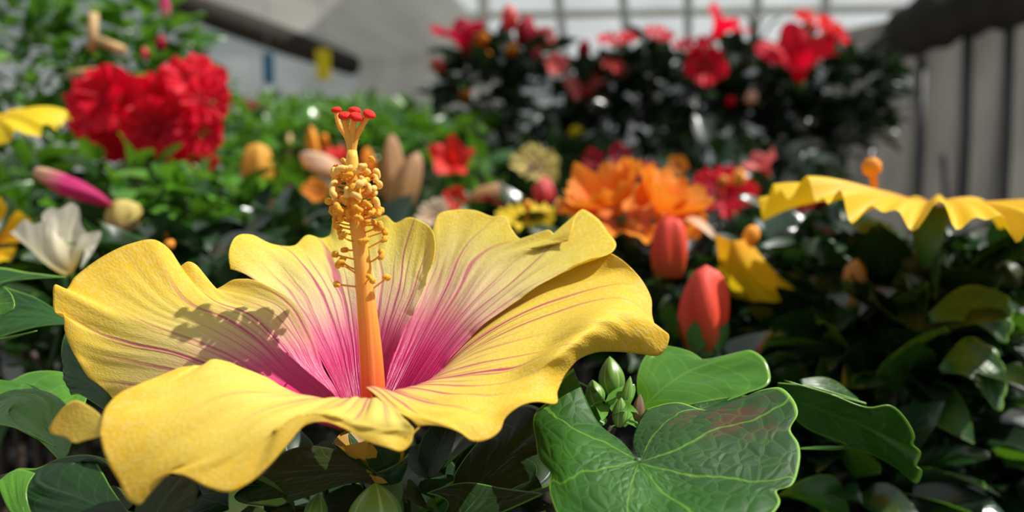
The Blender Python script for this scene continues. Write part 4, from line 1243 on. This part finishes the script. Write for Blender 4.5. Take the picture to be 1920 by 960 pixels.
stalk(t, yc, P(1740, 620, .40), .002)
# toothed leaves of that plant, their lit edges painted in colour
for rows, lab in [([[(1760,690,.34*100),(1765,700,34)], [(1800,640,34.5),(1800,700,33.5)], [(1850,645,34.5),(1868,660,34),(1884,700,33.5),(1885,735,33),(1872,770,32.5),(1835,725,33)]], None),
                  ([[(1740,590,36),(1745,605,36)], [(1800,540,36.5),(1800,600,35.5)], [(1878,548,36),(1890,560,35.8),(1896,585,35.5),(1898,610,35.2),(1884,642,35),(1850,615,35)]], None)]:
    fan_leaf(rows, M_LEAF, t, 80, 40, .0006, 7, rim_teeth=.06, nteeth=5)
spindle(t, P(1600, 545, .42), P(1606, 485, .42), .0065, M_TAN, 'bud', 4, True, .7, label='pale orange pointed bud')
for (x, y) in ((1715, 492), (1885, 515), (1828, 608)):
    spindle(t, P(x, y+26, .40), P(x+4, y-26, .40), .0075, M_LEAF_OLIVE, 'bud', 5, False, .5)

# lower right dark foliage
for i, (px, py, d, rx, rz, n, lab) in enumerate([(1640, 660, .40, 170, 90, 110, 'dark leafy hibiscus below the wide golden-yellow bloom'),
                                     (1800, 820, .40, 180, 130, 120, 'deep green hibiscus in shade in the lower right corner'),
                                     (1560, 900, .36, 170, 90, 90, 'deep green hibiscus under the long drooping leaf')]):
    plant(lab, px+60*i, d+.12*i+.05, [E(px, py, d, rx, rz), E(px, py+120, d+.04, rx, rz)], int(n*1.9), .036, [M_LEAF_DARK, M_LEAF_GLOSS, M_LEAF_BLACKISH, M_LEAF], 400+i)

# --- red group behind orange bloom
t = plant('hibiscus with scarlet blooms between the orange double bloom and the golden one', 1370, .90,
          [E(1380, 440, .85, 90, 50), E(1460, 400, .9, 60, 50), E(1300, 400, .95, 60, 40), E(1480, 470, .85, 80, 40)], 130, .042, LD, 179)
open_bloom(t, P(1350, 365, .8), .034, (-.1, -.8, .6), M_RED, 41, .3, .1, .8, 1, M_PISTIL, plen=.9)
open_bloom(t, P(1398, 358, .82), .016, (.2, -.9, .4), M_SCARLET, 42, .3, .1, .8)
trumpet(t, P(1425, 295, .85), .018, .03, (-.5, -.3, .8), M_SALMON, 8, label='pink-red trumpet bloom')
spindle(t, P(1385, 350, .78), P(1385, 315, .78), .007, M_PISTIL, 'bud', 5, False)
for (x, y, m_) in ((1213, 322, M_RED), (1110, 300, M_DKRED), (1270, 312, M_ORANGE), (1160, 290, M_DKRED)):
    open_bloom(t, P(x, y, .95), .014, (0, -1, .3), m_, x, .4, .1, .8)
t = plant('hibiscus with small dull pink buds left of the golden frilled bloom', 1510, .75,
          [E(1520, 430, .75, 70, 40), E(1480, 500, .7, 80, 40)], 90, .042, LD, 181)
spindle(t, P(1510, 395, .7), P(1500, 345, .7), .010, M_SALMON, 'bud', 5, False)
spindle(t, P(1535, 390, .75), P(1535, 360, .75), .009, M_DKRED, 'bud', 5, False)

# --- tall plants behind with red blooms, shade put into their dark leaf colour
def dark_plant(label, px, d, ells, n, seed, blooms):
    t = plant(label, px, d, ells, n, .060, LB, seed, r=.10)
    for (x, y, R, axx, m_, kind) in blooms:
        c = P(x, y, d-.12)
        r_ = R*1.25/FPX*(d-.12)
        if kind == 'o': open_bloom(t, c, r_, axx, m_, x, .35, .1, .75)
        elif kind == 't': trumpet(t, c, r_, r_*1.5, axx, m_, x)
        else: spindle(t, c-Vector(axx).normalized()*r_*1.2, c+Vector(axx).normalized()*r_*1.2, r_*.75, m_, 'bud', 5, False)
    return t
D1 = 1.5
dark_plant('tall shade-darkened hibiscus with a crimson cone-shaped bloom and salmon buds at its top', 940, D1,
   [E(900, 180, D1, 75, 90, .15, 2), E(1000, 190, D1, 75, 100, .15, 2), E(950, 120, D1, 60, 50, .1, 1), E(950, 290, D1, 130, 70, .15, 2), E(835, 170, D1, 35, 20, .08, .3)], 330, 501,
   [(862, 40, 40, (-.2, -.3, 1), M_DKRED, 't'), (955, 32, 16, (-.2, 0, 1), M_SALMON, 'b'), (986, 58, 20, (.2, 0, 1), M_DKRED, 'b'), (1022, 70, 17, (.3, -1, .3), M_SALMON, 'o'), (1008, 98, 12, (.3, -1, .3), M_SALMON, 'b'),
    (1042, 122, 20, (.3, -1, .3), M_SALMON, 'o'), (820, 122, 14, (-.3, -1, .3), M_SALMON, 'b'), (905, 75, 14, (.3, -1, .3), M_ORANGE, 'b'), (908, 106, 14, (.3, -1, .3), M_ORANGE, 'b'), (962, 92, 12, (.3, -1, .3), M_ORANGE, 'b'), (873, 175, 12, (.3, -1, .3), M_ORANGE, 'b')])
dark_plant('tall shade-darkened hibiscus with red open blooms, middle of the dark row', 1180, D1,
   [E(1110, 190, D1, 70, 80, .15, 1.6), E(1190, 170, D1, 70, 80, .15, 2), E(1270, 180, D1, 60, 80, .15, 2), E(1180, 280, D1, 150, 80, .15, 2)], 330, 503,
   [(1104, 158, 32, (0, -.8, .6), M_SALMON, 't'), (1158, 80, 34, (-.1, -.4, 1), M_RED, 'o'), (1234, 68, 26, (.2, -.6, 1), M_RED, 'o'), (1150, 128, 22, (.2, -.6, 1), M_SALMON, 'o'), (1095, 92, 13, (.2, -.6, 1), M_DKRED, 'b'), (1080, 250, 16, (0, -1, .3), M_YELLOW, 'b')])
dark_plant('tall shade-darkened hibiscus with two overlapping red blooms and a red cone above', 1350, D1-.05,
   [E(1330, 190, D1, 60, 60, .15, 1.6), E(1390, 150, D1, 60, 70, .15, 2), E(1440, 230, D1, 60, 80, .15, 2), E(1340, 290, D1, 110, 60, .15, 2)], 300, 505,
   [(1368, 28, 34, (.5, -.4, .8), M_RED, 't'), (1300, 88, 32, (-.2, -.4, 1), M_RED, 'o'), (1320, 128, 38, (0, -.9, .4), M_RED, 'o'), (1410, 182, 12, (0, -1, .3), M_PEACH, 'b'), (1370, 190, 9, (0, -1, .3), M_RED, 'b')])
dark_plant('tall shade-darkened hibiscus with the largest red bloom, nearest the grey curtain', 1530, D1-.1,
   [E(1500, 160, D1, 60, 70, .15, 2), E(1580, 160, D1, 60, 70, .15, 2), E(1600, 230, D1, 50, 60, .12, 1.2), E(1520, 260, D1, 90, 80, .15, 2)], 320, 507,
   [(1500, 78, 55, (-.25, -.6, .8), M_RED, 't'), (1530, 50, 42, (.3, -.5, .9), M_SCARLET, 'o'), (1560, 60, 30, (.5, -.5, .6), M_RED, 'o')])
# second rank fills the gaps under the dark row
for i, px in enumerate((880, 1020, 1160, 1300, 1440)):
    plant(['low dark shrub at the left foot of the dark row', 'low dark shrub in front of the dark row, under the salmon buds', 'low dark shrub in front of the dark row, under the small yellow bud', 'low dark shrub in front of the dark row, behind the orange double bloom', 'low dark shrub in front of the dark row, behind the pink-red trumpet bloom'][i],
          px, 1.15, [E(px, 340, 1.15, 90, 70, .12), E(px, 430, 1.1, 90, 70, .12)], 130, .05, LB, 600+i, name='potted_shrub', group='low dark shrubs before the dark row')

# second rank low fillers left/centre
for i, (px, py, d) in enumerate([(60, 400, .75), (240, 420, .75), (600, 480, .6), (780, 470, .85), (400, 350, .85)]):
    plant(['leafy pot plant behind the cream bloom', 'leafy pot plant behind the pale withered yellow bloom', 'leafy pot plant hidden behind the front bloom near the pistil', 'leafy pot plant behind the rear petals of the front bloom', 'leafy pot plant beneath the crimson cluster'][i],
          px, d, [E(px, py, d, 110, 50, .1), E(px, py+80, d, 110, 60, .1)], 120, .042, LV if i != 2 else LD, 700+i, name='potted_shrub')
print('objects', len(bpy.data.objects))
